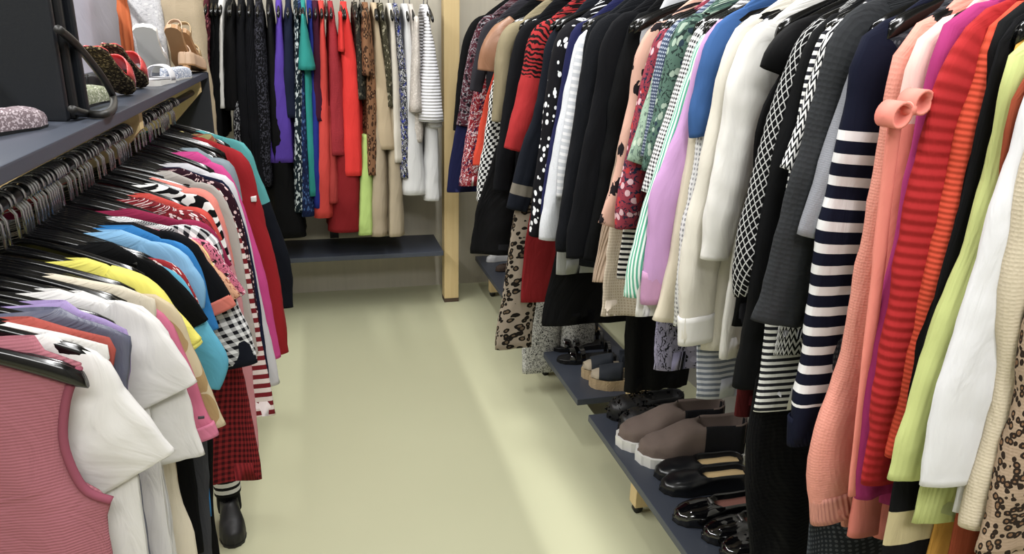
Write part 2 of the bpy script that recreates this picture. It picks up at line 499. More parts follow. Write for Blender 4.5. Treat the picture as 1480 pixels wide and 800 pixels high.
def make_garment(rk, i, e, tb, gp):
    rc = RACK[rk]; d = rc['d']; Y = e['Yf']; fab = e['fab']; kind = e['kind']
    rnd = random.Random(i * 7 + (3 if rk == 'R' else 11)); sd = rnd.random() * 50
    P = []
    for p in e['pts']:
        w = on_y(p[0], p[1], Y); P.append(((w.x - rc['x']) * d, w.z - rc['z']))
    Q = [P[0]]
    for q in P[1:]:
        if q[1] < Q[-1][1] - .004: Q.append(q)
    P = Q
    o0, z0 = P[0]
    if DEBUG: print('%s %2d %-26s Y0 %.2f Y %.2f o0 %.3f z0 %.3f  end o %.2f z %.2f  gap %.3f' % (rk, i, e['label'][:26], e['Y0'], Y, o0, z0 + rc['z'], P[-1][0], P[-1][1] + rc['z'], gp))
    root = empty(e['name'], (rc['x'], Y, rc['z']))
    tag(root, e['label'], e['cat'], e.get('group'))
    zn = min(-.02 if rk == 'R' else -.07, z0 + e.get('rise', .105 if rk == 'R' else (.07 if kind == 'hung' else .045)))
    neck = e.get('neck', .05 if rk == 'R' else rnd.choice((.09, .115, .13, .14)))
    hem = e.get('hem')
    if isinstance(hem, tuple): hem = on_y(hem[0], hem[1], Y).z - rc['z']
    elif hem is not None: hem = hem - rc['z']
    dy = e.get('dy', 0)
    tb = min(tb, e.get('tb', 1))
    if kind in ('long', 'short'):
        sa = e.get('sa', .055 if kind == 'long' else .075); sb = e.get('sb', min(.045, max(.020 if rk == 'R' else .014, gp * .55)))
        if hem is None: hem = z0 - .55
        ws = o0 - .012
        def bw(z):
            lim = e.get('bw', .215)
            if kind == 'long': lim = min(lim, max(.12, interp(P, z) - sa * 1.1))
            return lim
        path = [(0, 0, zn, neck, .011), (0, 0, zn * .45 + z0 * .55 + .004, ws * .5 + neck * .5, .014), (0, 0, z0 - .012, ws * .95, tb * .75)]
        n = 5
        for k in range(1, n + 1):
            z = z0 - .05 + (hem - z0 + .05) * k / n
            path.append((0, 0, z, bw(z) * (1 + e.get('flare', .0) * k / n), tb))
        bmb = sweep(path, rows=26, seg=28, body=True, fold=(rnd.uniform(1.5, 3), min(.014, tb * .55), rnd.random() * 6), crease=min(.004, tb * .3), seed=sd, ex=.75, cap_top=False)
        bmesh.ops.recalc_face_normals(bmb, faces=bmb.faces)
        from_bm('body', bmb, e.get('bfab', fab), root)
        # sleeves
        N = []
        for k, q in enumerate(P):
            a = P[max(k - 1, 0)]; b = P[min(k + 1, len(P) - 1)]
            T = Vector((b[0] - a[0], b[1] - a[1])).normalized()
            if k == 0: T = (T + Vector((.5, -.35))).normalized()
            aa = sa * (1.0 if kind == 'long' else 1.0) * (1 + (e.get('saend', .8 if kind == 'long' else 1.0) - 1) * k / (len(P) - 1))
            nn = Vector((T.y, -T.x))
            N.append((q[0] + nn.x * aa, q[1] + nn.y * aa, aa, T))
        for s, nm in ((1, 'sleeve'), (-1, 'sleeve')):
            path = [(s * d * (o0 - .085), 0, z0 - .012, sa * .8, tb * .7)]
            for k, (xo, zo, aa, T) in enumerate(N):
                path.append((s * d * xo, dy * k / len(N), zo, aa, sb * (.75 if k == 0 else (.6 if k == len(N) - 1 else 1))))
            bms = sweep(path, rows=34 if kind == 'long' else 20, seg=26, fold=(1, .001, 0), crease=min(.0048, sa * .075), seed=sd + 9 * s, ex=.85 if kind == 'long' else .7, cap_top=True)
            bmesh.ops.recalc_face_normals(bms, faces=bms.faces)
            from_bm('sleeve', bms, e.get('sfab', fab), root)
            if e.get('cuff') and (kind == 'long' or e['cuff'] is not fab):
                xo, zo, aa, T = N[-1]; cl = e.get('cufflen', .045)
                ca = [(s * d * (xo - T.x * cl), dy, zo - T.y * cl, aa * 1.03, sb * .92), (s * d * xo, dy, zo, aa * 1.035, sb * .78), (s * d * (xo + T.x * .008), dy, zo + T.y * .008, aa * 1.02, sb * .74)]
                bmc = sweep(ca, rows=5, seg=20, fold=(1, 0, 0), crease=.001, seed=sd, ex=.85, cap_top=False, linear=True)
                bmesh.ops.recalc_face_normals(bmc, faces=bmc.faces)
                from_bm('cuff', bmc, e['cuff'], root)
    else:
        # sleeveless tops, dresses, skirts and trousers: the silhouette is the body itself
        if kind == 'hung':       # hung from clips by the waistband
            zt = min(-.13, P[0][1] + .05)
            path = [(0, 0, zt, min(.16, o0 * .9), .010)]
        else:
            path = [(0, 0, zn, neck, .010), (0, 0, z0 + .02, o0 * .8, .013)]
        wf = e.get('w')
        for k, (o, z) in enumerate(P):
            a = max(.03, o)
            if wf: a = wf / 2 * (1 + .3 * k / len(P))
            path.append((d * (o - a) if wf else 0, 0, z, a, tb if k else tb * .7))
        if hem is not None and hem < P[-1][1] - .01: path.append((path[-1][0], 0, hem, path[-1][3], tb))
        if e.get('legs'):
            zc = path[-1][2] + (path[0][2] - path[-1][2]) * .62
            up = [p for p in path if p[2] > zc]; wl = up[-1][3]
            bmb = sweep(up + [(0, 0, zc, wl, tb)], rows=12, seg=24, body=True, fold=(2, tb * .4, 1), crease=.003, seed=sd, ex=.75, hem=False)
            bmesh.ops.recalc_face_normals(bmb, faces=bmb.faces)
            from_bm('waist', bmb, fab, root)
            low = [p for p in path if p[2] <= zc]
            for s in (1, -1):
                lp = [(s * d * wl * .5, dy, zc + .01, wl * .5, tb * .9)] + [(s * d * (p[3] * .5 + .004 * 0), dy, p[2], p[3] * .49, tb) for p in low]
                bml = sweep(lp, rows=20, seg=18, body=True, fold=(1, tb * .25, s), crease=.006, seed=sd + s, ex=.85)
                bmesh.ops.recalc_face_normals(bml, faces=bml.faces)
                from_bm('trouser_leg', bml, fab, root)
        else:
            bmb = sweep(path, rows=34, seg=36, body=True, fold=(e.get('nf', rnd.uniform(2, 4)), min(.02, tb * e.get('fa', .7)), rnd.random() * 6), crease=min(.005, tb * .3), seed=sd, ex=.75, cap_top=kind == 'hung')
            bmesh.ops.recalc_face_normals(bmb, faces=bmb.faces)
            from_bm('body', bmb, fab, root)
    if e.get('collar') and kind != 'hung':
        for s in (-1, 1):
            cp = [(s * .012, -.016, zn + .004, .012, .006), (s * .05, -.018, zn + .012, .02, .006), (s * .078, -.006, zn - .002, .02, .007)]
            bmc = sweep([(s * .02, -.015, zn + .012, .024, .006), (s * .03, -.018, zn - .015, .03, .005), (s * .04, -.02, zn - .05, .006, .003)], rows=6, seg=10, body=True, fold=(1, 0, 0), crease=.001, cap_bot=True)
            bmesh.ops.recalc_face_normals(bmc, faces=bmc.faces)
            from_bm('collar', bmc, e['collar'], root)
    elif e.get('neckband', rk == 'R' and kind in ('long', 'short')):
        # a ribbed band round the neck opening
        bm = bmesh.new(); uvl = bm.loops.layers.uv.verify()
        ring = [(neck * 1.02 * math.cos(a), .0125 * math.sin(a) , zn + .002 - (.012 if math.sin(a) < 0 else 0) * abs(math.sin(a))) for a in [2 * PI * k / 28 for k in range(29)]]
        tube(bm, ring, .0045, 6)
        bmesh.ops.recalc_face_normals(bm, faces=bm.faces)
        from_bm('neckband', bm, e.get('nfab', fab), root)
    for fn in e.get('extra', []): fn(root, P, Y, rc)
    if e.get('hang', True):
        c = hanger(rc['x'], Y, rc['z'], rnd.uniform(-.03, .03) if rk == 'R' else rnd.uniform(-.06, .06), 'black plastic hanger carrying the ' + ' '.join(e['label'].split()[:11]), 'black hangers on the %s rail' % ('right' if rk == 'R' else 'left'), -1 if rk == 'L' else 1)
        c.scale = (max(.5, min(1.02, (o0 - .004) / .188)) if kind != 'tank' else 1, 1, 1)

# ------------------------------------------------------------------ RIGHT RACK, nearest first
BK = fabric('solid', ('07080a',)); BK2 = fabric('solid', ('0c0d11',)); BK3 = fabric('solid', ('060608',), rough=.7)
NV = fabric('solid', ('141a30',)); WH = fabric('solid', ('d2d0cc',)); WH2 = fabric('solid', ('c9cbd1',)); CRM = fabric('solid', ('cdc3ae',))
G('R', 'leopard_coat', 'coat', 'fuzzy beige leopard print coat at the near right end of the right rail',
  fabric('leopard', ('a08972', '2b211a', '7d5d42'), sc=.4, knit=1.2), [(1566, 110), (1520, 300), (1480, 480), (1452, 640), (1412, 800)], 'long', hem=.45, sa=.06)
G('R', 'cream_cardigan', 'cardigan', 'long cream knitted cardigan between the leopard coat and the white sweatshirt',
  fabric('solid', ('c3b69e',), knit=1.2), [(1532, 100), (1480, 240), (1447, 400), (1430, 560), (1398, 700), (1384, 760)], 'long', hem=(1410, 790), sa=.05)
G('R', 'white_sweatshirt', 'sweatshirt', 'thick plain white sweatshirt with wide sleeve hanging beside the lime sweater',
  fabric('solid', ('d0d0d4',)), [(1512, 90), (1480, 155), (1443, 280), (1405, 400), (1358, 560), (1328, 700)], 'long', hem=(1385, 735), sa=.06, saend=1.2)
G('R', 'rust_dress', 'dress', 'long rust brown dress showing under the white sweatshirt hem',
  fabric('solid', ('8a3b1e',)), [(1495, 90), (1466, 130), (1448, 210), (1430, 400), (1398, 640), (1372, 800)], 'dress', hem=.35)
G('R', 'lime_sweater', 'sweater', 'pale lime green wool sweater with a straight hem beside the white sweatshirt',
  fabric('solid', ('b2bb70',), rib=('u', .012, .2)), [(1480, 55), (1455, 95), (1420, 265), (1377, 395), (1322, 564), (1284, 690)], 'long', hem=(1380, 745), sa=.055, saend=1.35)
G('R', 'mustard_dress', 'dress', 'mustard yellow dress seen only below the lime sweater',
  fabric('solid', ('c8902c',)), [(1470, 60), (1445, 150), (1410, 350), (1378, 600), (1346, 800)], 'dress', hem=.4)
G('R', 'gold_banded_dress', 'dress', 'black dress with a glittery gold band across its lower skirt',
  fabric('band', ('0e0e11', 'b9ab80'), lo=.785, hi=.845), [(1455, 35), (1430, 105), (1392, 270), (1350, 430), (1312, 580), (1274, 790)], 'dress', hem=.55)
G('R', 'black_jacket', 'jacket', 'plain black jacket with long sleeves between the lime and orange knits',
  BK, [(1450, 32), (1427, 100), (1388, 260), (1352, 400), (1324, 520), (1308, 600)], 'long', hem=.9, sa=.05)
G('R', 'orange_cardigan', 'cardigan', 'bright orange finely ribbed cardigan just in front of the red jumper',
  fabric('solid', ('c23c1c',), rib=('v', .0075, .55)), [(1440, 30), (1408, 110), (1378, 205), (1335, 390), (1307, 537), (1280, 660)], 'long', hem=.85, sa=.045)
G('R', 'red_ribbed_jumper', 'sweater', 'bright red chunky jumper with thick horizontal ribs',
  fabric('solid', ('a01216',), rib=('v', .015, .55)), [(1412, 24), (1367, 90), (1340, 165), (1318, 260), (1290, 400), (1268, 540), (1244, 700)], 'long', hem=(1290, 712), sa=.06)
G('R', 'magenta_cardigan', 'cardigan', 'long magenta pink fine knit cardigan beside the red ribbed jumper',
  fabric('solid', ('9d2468',)), [(1385, 25), (1354, 70), (1330, 170), (1298, 320), (1272, 450), (1252, 560), (1234, 720)], 'long', hem=(1270, 728), sa=.05)
SALM = fabric('solid', ('e07f70',))
def bow(root, P, Y, rc):
    c = on_y(1308, 158, Y - .05)
    o = Vector((c.x - rc['x'], c.y - Y, c.z - rc['z']))
    bm = bmesh.new()
    for (dx, dz, R, ph) in ((-.016, -.006, .018, 0), (.013, .010, .017, 2)):
        n = 18
        for w0 in (0,):
            ringA, ringB, ringC, ringD = [], [], [], []
            for k in range(n):
                a = 2 * PI * k / n
                x = dx + R * .85 * math.cos(a); z = dz + R * .95 * math.sin(a) + .15 * R * math.cos(a)
                ringA.append(bm.verts.new(o + Vector((x, -.016, z)))); ringB.append(bm.verts.new(o + Vector((x * 1.0, .016, z))))
                x2 = dx + (R - .004) * .85 * math.cos(a); z2 = dz + (R - .004) * .95 * math.sin(a) + .15 * R * math.cos(a)
                ringC.append(bm.verts.new(o + Vector((x2, -.016, z2)))); ringD.append(bm.verts.new(o + Vector((x2, .016, z2))))
            for k in range(n):
                j = (k + 1) % n
                bm.faces.new((ringA[k], ringA[j], ringB[j], ringB[k])); bm.faces.new((ringC[k], ringD[k], ringD[j], ringC[j]))
                bm.faces.new((ringA[k], ringC[k], ringC[j], ringA[j])); bm.faces.new((ringB[k], ringB[j], ringD[j], ringD[k]))
    bmesh.ops.recalc_face_normals(bm, faces=bm.faces)
    b = from_bm('bow', bm, SALM, root)
    kb = bmesh.new(); bmesh.ops.create_uvsphere(kb, u_segments=14, v_segments=10, radius=.010)
    bmesh.ops.scale(kb, vec=(.8, 1.2, 1), verts=kb.verts); bmesh.ops.translate(kb, vec=o + Vector((0, -.006, .001)), verts=kb.verts)
    from_bm('knot', kb, SALM, b)
    # the tail of the tie hangs straight down
    pts = [on_y(x, y, Y - .045) for x, y in ((1302, 175), (1295, 230), (1284, 320), (1276, 400), (1266, 480), (1252, 600), (1240, 720))]
    path = [(p.x - rc['x'], -.035, p.z - rc['z'], .011, .004) for p in pts]
    tb = sweep(path, rows=26, seg=10, fold=(1, 0, 0), crease=.001); bmesh.ops.recalc_face_normals(tb, faces=tb.faces)
    from_bm('tie_end', tb, SALM, b)
G('R', 'blush_blouse', 'blouse', 'salmon pink blouse with pale shoulders and a tied bow on the sleeve',
  fabric('band', ('dd7c6e', 'dfb7ae'), lo=-.2, hi=.16), [(1350, 35), (1318, 75), (1303, 130), (1288, 230), (1268, 400), (1246, 590), (1226, 775)], 'long', hem=(1270, 770), sa=.045, extra=[bow])
G('R', 'peach_cardigan', 'cardigan', 'long peach pink wool cardigan between the striped sweater and bow blouse',
  fabric('solid', ('d68a79',), knit=1.1), [(1322, 38), (1298, 75), (1285, 120), (1262, 260), (1240, 385), (1210, 540), (1172, 650), (1172, 752)], 'long', hem=(1225, 758), sa=.055, saend=.95, cuff=fabric('solid', ('d08a7a',), rib=('u', .007, .8)), cufflen=.05)
G('R', 'slate_print_dress', 'dress', 'slate grey printed dress whose hem peeks out below the peach cardigan',
  fabric('pin', ('2c3138', '565b62'), sc=.9), [(1275, 55), (1240, 250), (1200, 520), (1176, 680), (1168, 800)], 'dress', hem=.45)
G('R', 'striped_sweater', 'sweater', 'navy sweater with bold white stripes on its long sleeve',
  fabric('hstripe_thin', ('0d1124', 'd6d6d8'), sc=.70, lo=.155, hi=.62), [(1262, 42), (1237, 75), (1226, 120), (1206, 225), (1180, 350), (1158, 485), (1141, 590), (1139, 638)], 'long', hem=.95, sa=.062, o=.215, cuff=fabric('solid', ('0d1124',), rib=('u', .007, .5)), cufflen=.05)
G('R', 'grey_tee', 't-shirt', 'light grey short sleeved top tucked behind the navy striped sweater',
  fabric('solid', ('80828a',), knit=.8), [(1250, 60), (1228, 115), (1205, 180), (1178, 260), (1152, 338)], 'short', hem=.95, sa=.05, bfab=BK2)
G('R', 'charcoal_cardigan', 'cardigan', 'charcoal grey textured cardigan with elbow length sleeve',
  fabric('solid', ('2b2d30',), knit=2.0), [(1222, 25), (1195, 75), (1168, 165), (1140, 265), (1110, 380), (1084, 462)], 'long', hem=(1130, 474), sa=.062, o=.21)
G('R', 'triangle_print_top', 'top', 'black and white triangle print short sleeved top behind the charcoal cardigan',
  fabric('triangles', ('15161a', 'dadada'), sc=.8), [(1202, 42), (1180, 100), (1155, 175), (1130, 242)], 'short', hem=1.0, sa=.05)
G('R', 'pinstripe_tee', 't-shirt', 'white tee with thin black horizontal stripes seen below the charcoal cardigan',
  fabric('hstripe', ('e6e6e4', '24252c'), sc=.32), [(1192, 40), (1165, 110), (1140, 250), (1112, 420), (1098, 540), (1089, 594)], 'dress', hem=(1115, 596))
G('R', 'black_lace_dress', 'dress', 'long black crinkled lace dress hanging in front of the patent loafers',
  fabric('solid', ('121215',), knit=2.2, rough=.6), [(1188, 42), (1150, 180), (1115, 390), (1084, 590), (1074, 690), (1080, 800)], 'dress', hem=.3)
G('R', 'black_cardigan', 'cardigan', 'long plain black cardigan between the lattice dress and triangle top',
  BK, [(1185, 35), (1158, 90), (1135, 170), (1110, 260), (1088, 390), (1068, 510), (1057, 560)], 'long', hem=.85, sa=.05)
G('R', 'lattice_dress', 'dress', 'black dress with white diamond lattice print',
  fabric('lattice', ('08080a', 'b5b5b5'), sc=.62), [(1165, 40), (1135, 100), (1113, 165), (1092, 245), (1068, 330), (1058, 385), (1059, 428)], 'long', hem=1.0, sa=.045)
G('R', 'black_cap_sleeve_top', 'top', 'black top with short flared cap sleeve beside the white blouses',
  BK3, [(1150, 32), (1118, 55), (1100, 88)], 'short', hem=1.0, sa=.055, o=.17, tb=.012, rise=.05)
G('R', 'dark_red_skirt', 'skirt', 'dark red skirt whose hem peeks out under the black cardigan',
  fabric('solid', ('4a1013',)), [(1100, 200), (1080, 400), (1062, 570), (1060, 598)], 'hung', hem=(1065, 600), o=.19)
G('R', 'white_cotton_shirt', 'shirt', 'white cotton shirt with open pointed cuff, nearest of the white blouses',
  WH, [(1082, 45), (1063, 80), (1048, 140), (1034, 230), (1020, 310), (1012, 374)], 'long', hem=(1040, 515), sa=.06, saend=.5, collar=WH, o=.21)
G('R', 'ivory_blouse', 'blouse', 'ivory white blouse with gathered cuff hanging behind the pointed cuff shirt',
  fabric('solid', ('ccc7bb',)), [(1070, 35), (1047, 75), (1030, 140), (1012, 240), (992, 330), (982, 420), (981, 494)], 'long', hem=(1005, 506), sa=.052, cuff=WH, cufflen=.06)
G('R', 'striped_hem_shirt', 'shirt', 'blue grey and white striped shirt seen only below the ivory blouse',
  fabric('hstripe', ('b9bcc6', '6c7484'), sc=.35), [(1060, 60), (1040, 150), (1018, 330), (1008, 500), (1006, 566)], 'dress', hem=(1030, 573))
G('R', 'blue_denim_shirt', 'shirt', 'mid blue cotton shirt with wide turned short sleeve',
  fabric('solid', ('31588f',)), [(1045, 25), (1025, 55), (1008, 110), (996, 165), (996, 195)], 'short', hem=1.05, sa=.06, collar=fabric('solid', ('2c5084',)), bfab=fabric('solid', ('31588f',)), bw=.15)
G('R', 'dotted_white_blouse', 'blouse', 'sheer white blouse with tiny grey dots behind the blue shirt',
  fabric('pin', ('dcdcde', '8f9096')), [(1040, 45), (1015, 120), (1000, 240), (983, 330), (975, 410), (972, 470)], 'long', hem=(990, 470), sa=.045)
G('R', 'cream_blouse', 'blouse', 'cream blouse with a drooping cuff between the lilac shirt and dotted blouse',
  CRM, [(1036, 40), (1010, 110), (992, 220), (972, 340), (960, 400), (944, 462)], 'long', hem=(958, 440), sa=.04)
G('R', 'lilac_shirt', 'shirt', 'lilac pink cotton shirt with long plain sleeve',
  fabric('solid', ('b78abb',)), [(1026, 42), (1007, 90), (985, 165), (960, 230), (938, 290), (930, 380), (926, 434)], 'long', hem=(945, 438), sa=.055, cuff=fabric('solid', ('b383a8',)), cufflen=.07)
G('R', 'white_undershirt', 'shirt', 'white shirt tail showing just below the lilac shirt',
  WH, [(1018, 50), (990, 140), (960, 250), (930, 350), (918, 450)], 'dress', hem=(930, 456))
G('R', 'mint_striped_shirt', 'shirt', 'mint green and white narrow striped shirt beside the lilac one',
  fabric('vstripe', ('4da487', 'd5e4dc'), sc=.55), [(1014, 52), (993, 105), (970, 175), (945, 250), (922, 325), (908, 385), (900, 428)], 'long', hem=(915, 432), sa=.045)
G('R', 'houndstooth_dress', 'dress', 'black and white tiny check dress behind the mint striped shirt',
  fabric('gingham', ('e0e0e0', '15151a'), sc=.45), [(1008, 42), (985, 95), (962, 165), (940, 230), (925, 275)], 'long', hem=.95, sa=.045)
G('R', 'lilac_floral_skirt', 'skirt', 'lilac grey skirt with black floral print showing below the blouses',
  fabric('floral', ('8a86a0', '1b1b22', '9c98b4'), sc=1.1), [(985, 200), (965, 340), (948, 470), (945, 524)], 'hung', hem=(975, 530), o=.19)
G('R', 'green_floral_shirt', 'shirt', 'grey green floral shirt with elbow sleeves beside the check dress',
  fabric('floral', ('4d6a5e', '22302e', '98ab9a', '2a3a48')), [(982, 35), (965, 75), (952, 140), (935, 205), (926, 245)], 'short', hem=1.0, sa=.045)
G('R', 'navy_dotted_dress', 'dress', 'navy blue dress with tiny white dots behind the green floral shirt',
  fabric('pin', ('39455e', 'aab2c4'), sc=.7), [(972, 38), (950, 90), (938, 160), (925, 225)], 'short', hem=1.0, sa=.04)
G('R', 'sage_print_top', 'top', 'pale sage green top with sketchy leaf print and loose short sleeve',
  fabric('floral', ('8fa893', '5b6e66', 'b5c4b0'), sc=1.3), [(962, 60), (943, 110), (922, 180), (904, 230)], 'short', hem=1.1, sa=.05)
G('R', 'red_patterned_blouse', 'blouse', 'crimson and blue zigzag patterned blouse beside the sage top',
  fabric('floral', ('8d2f40', '22283c', 'd3a8b0', 'b32a2e')), [(955, 45), (935, 85), (920, 150), (903, 230), (892, 290), (890, 330)], 'long', hem=(905, 340), sa=.04)
G('R', 'striped_black_top', 'top', 'black top with white stripes showing below the crimson patterned blouse',
  fabric('hstripe', ('16161a', 'cfcac4'), sc=.35), [(948, 60), (925, 150), (905, 290), (895, 370), (892, 402)], 'dress', hem=(905, 405))
G('R', 'pink_floral_dress', 'dress', 'dusty pink dress with black poppy print',
  fabric('blots', ('c69a88', '1c171b')), [(940, 40), (920, 78), (909, 135), (896, 205), (880, 275), (864, 322)], 'long', hem=(890, 340), sa=.05)
G('R', 'cream_lace_skirt', 'skirt', 'long cream skirt hanging below the poppy print dress',
  fabric('pin', ('cdbfac', 'b5a48f'), sc=.8), [(905, 200), (885, 300), (872, 400), (870, 448)], 'hung', hem=(890, 455), o=.19)
G('R', 'beige_pleated_skirt', 'skirt', 'warm beige pleated skirt beside the cream one below the rail',
  fabric('solid', ('bda48f',), rib=('u', .02, .6)), [(898, 190), (878, 290), (862, 370), (856, 408)], 'hung', hem=(870, 408), o=.19)
G('R', 'black_wide_trousers', 'trousers', 'wide black trousers hanging down to the sandals, ahead of the wedge shoes',
  BK3, [(945, 200), (925, 330), (905, 460), (903, 560)], 'hung', hem=(925, 563), o=.1)
G('R', 'white_collared_shirt', 'shirt', 'white shirt mostly hidden, only its shoulder shows beside the poppy dress',
  WH2, [(938, 25), (926, 45), (922, 62)], 'short', hem=1.4, sa=.02, bw=.1, o=.18)
G('R', 'black_blazer', 'blazer', 'black blazer nearest to the poppy dress among the dark jackets',
  BK, [(915, 28), (899, 70), (885, 130), (873, 205), (858, 290), (842, 375)], 'long', hem=(860, 385), sa=.052)
G('R', 'ink_coat', 'coat', 'ink black coat, second dark jacket left of the poppy dress',
  BK2, [(890, 28), (872, 60), (862, 105), (850, 175), (834, 255), (820, 330), (818, 372)], 'long', hem=(838, 380), sa=.05)
G('R', 'black_knit', 'sweater', 'black knitted sweater, third dark garment left of the poppy dress',
  fabric('solid', ('0f1116',), knit=.9), [(868, 28), (851, 55), (842, 100), (830, 175), (816, 260), (806, 330), (804, 362)], 'long', hem=(822, 385), sa=.05)
G('R', 'grey_lined_jacket', 'jacket', 'black jacket whose pale grey lining shows at the hem',
  fabric('band', ('101318', '9a9c98'), lo=.78, hi=.9), [(858, 30), (845, 65), (836, 125), (820, 230), (806, 330), (804, 372)], 'dress', hem=(815, 395))
G('R', 'long_black_dress', 'dress', 'long black dress reaching down towards the tan sandals',
  BK3, [(852, 35), (840, 100), (825, 230), (808, 340), (785, 450)], 'dress', hem=(800, 470), o=.21)
G('R', 'windowpane_shirt', 'shirt', 'white shirt with thin grey horizontal lines between dark jackets',
  fabric('hstripe_thin', ('b5b9c0', 'd2d3d6'), sc=.42), [(845, 45), (833, 80), (824, 130), (814, 190), (806, 240), (805, 284)], 'long', hem=(812, 290), sa=.035)
G('R', 'white_cable_knit', 'sweater', 'white cable knit sweater with a ribbed hem hanging beside the dotted dress',
  fabric('solid', ('c9ccd2',), knit=1.4), [(838, 50), (824, 95), (810, 160), (796, 240), (784, 305), (778, 345)], 'long', hem=(790, 348), sa=.04)
G('R', 'navy_blouse', 'blouse', 'dark navy blouse between the white cable knit and the dotted dress',
  fabric('solid', ('191c44',)), [(832, 38), (818, 70), (810, 125), (800, 185), (790, 245), (781, 310)], 'long', hem=.9, sa=.04)
G('R', 'polka_dot_dress', 'dress', 'black dress with large white polka dots',
  fabric('dots', ('0f0f14', 'dfe1e4')), [(820, 34), (802, 60), (793, 110), (783, 190), (773, 260), (764, 340)], 'long', hem=(775, 347), sa=.045)
G('R', 'red_long_dress', 'dress', 'long dark red dress hanging behind the dotted dress above the shelf',
  fabric('solid', ('7d1117',)), [(800, 80), (785, 180), (768, 300), (757, 370), (753, 432)], 'dress', hem=(765, 436), o=.18)
G('R', 'embroidered_navy_coat', 'coat', 'blue black coat with pale embroidery round the sleeve end',
  fabric('band', ('12161f', '6d675c'), lo=.60, hi=.64), [(806, 38), (790, 62), (783, 100), (772, 160), (754, 210), (741, 265), (732, 300)], 'long', hem=(745, 315), sa=.05)
G('R', 'leopard_trousers', 'trousers', 'long flared leopard print trousers hanging over the shelf edge',
  fabric('leopard', ('8d8070', '17130f', '5a4a38'), sc=.72), [(790, 110), (762, 220), (742, 310), (732, 390), (722, 450), (716, 486)], 'hung', hem=(735, 503), w=.12, o=.20, nf=1)
G('R', 'red_animal_print_top', 'top', 'scarlet top with black animal print shoulders and plain red sleeve',
  fabric('zebra', ('a01d20', '150d0e'), sc=.45, lo=-.2, hi=.22), [(778, 35), (764, 58), (756, 100), (746, 145), (736, 180), (728, 213)], 'long', hem=.95, sa=.05)
G('R', 'floral_trousers', 'trousers', 'black and white ditsy floral trousers hanging below the leopard pair',
  fabric('floral', ('c4c4c0', '17181a', '8a8a88'), sc=.55), [(800, 140), (785, 240), (770, 350), (757, 450), (753, 528)], 'hung', hem=(775, 535), legs=True, o=.18, Y=2.86)
G('R', 'black_twill_jacket', 'jacket', 'dark twill jacket left of the scarlet animal print top',
  BK2, [(760, 34), (745, 55), (737, 95), (728, 150), (719, 215), (712, 275)], 'long', hem=(725, 285), sa=.045, Y=2.93)
G('R', 'black_tie_skirt', 'skirt', 'black skirt with crossed waist tie hanging near the far shelf end',
  BK3, [(745, 130), (715, 220), (688, 310), (681, 362)], 'hung', hem=(705, 366), o=.2)
G('R', 'olive_blouse', 'blouse', 'olive beige blouse hanging behind the dark twill jacket',
  fabric('solid', ('857a5e',)), [(740, 34), (724, 50), (716, 85), (714, 130), (711, 175)], 'long', hem=1.0, sa=.035)
G('R', 'monochrome_check_dress', 'dress', 'black and white block stripe dress near the far end of the right rail',
  fabric('checker', ('e0e0de', '101012'), sc=.9), [(735, 60), (712, 120), (697, 210), (688, 282)], 'dress', hem=(697, 290), o=.19)
G('R', 'caramel_blouse', 'blouse', 'caramel brown satin blouse with puffed short sleeve',
  fabric('solid', ('8f6244',), rough=.45, gloss=True), [(722, 32), (704, 50), (695, 75), (692, 100)], 'short', hem=1.2, sa=.07, bfab=BK)
G('R', 'orange_skirt', 'skirt', 'narrow bright orange skirt hanging below the caramel blouse',
  fabric('solid', ('c8381a',)), [(715, 100), (700, 150), (690, 200), (683, 238)], 'hung', hem=(690, 240), o=.18)
G('R', 'grey_chiffon_top', 'top', 'dark grey chiffon top between the caramel and paisley blouses',
  fabric('solid', ('2c2b31',)), [(708, 30), (694, 48), (685, 90), (678, 130)], 'long', hem=1.1, sa=.04)
G('R', 'red_white_print_dress', 'dress', 'red and white printed dress whose hem shows at the far end',
  fabric('floral', ('8f1a26', 'd8c8cc', '3a1a40')), [(700, 60), (685, 130), (672, 200), (663, 262)], 'dress', hem=(672, 268), o=.19)
G('R', 'paisley_blouse', 'blouse', 'burgundy and grey paisley blouse at the far end of the right rail',
  fabric('floral', ('4a1f2a', '8d8a90', '1a161c')), [(696, 28), (681, 60), (670, 115), (660, 180)], 'long', hem=1.15, sa=.045)
G('R', 'navy_skirt', 'skirt', 'navy blue skirt at the far end of the right rail',
  fabric('solid', ('16193c',)), [(690, 80), (668, 150), (652, 220), (646, 270)], 'hung', hem=(665, 277), o=.22)
G('R', 'far_black_jacket', 'jacket', 'black jacket hanging last at the far end of the right rail',
  BK, [(688, 27), (674, 45), (666, 75), (660, 125), (655, 188)], 'long', hem=1.1, sa=.045)
build_rack('R')

# ------------------------------------------------------------------ LEFT RACK, nearest first
TEE = fabric('solid', ('cfcdcb',)); TEE2 = fabric('solid', ('c6c6c8',))
def armhole(root, P, Y, rc):
    for sg in (1, -1):
        pts = [(sg * rc['d'] * o * .985, -.004, z) for o, z in P if z > P[0][1] - .24]
        fine = [catmull(pts, i / 24) for i in range(25)]
        bm = bmesh.new(); tube(bm, fine, .006, 8); bmesh.ops.recalc_face_normals(bm, faces=bm.faces)
        from_bm('armhole_band', bm, fabric('solid', ('8c4658',)), root)
G('L', 'pink_tank_top', 'top', 'dusty pink fine ribbed sleeveless top at the near end of the left rail',
  fabric('solid', ('a2606c',), rib=('v', .0045, .5)), [(118, 528), (100, 575), (97, 640), (125, 702), (166, 720), (160, 800)], 'tank', hem=.45, tz=1.13, tb=.014, extra=[armhole])
G('L', 'white_tshirt', 't-shirt', 'white cotton t-shirt with wide sleeve hanging right behind the pink tank',
  TEE, [(152, 520), (178, 560), (213, 602), (253, 650)], 'short', hem=.5, sa=.072, gap=.045, sb=.02, cuff=TEE, cufflen=.025)
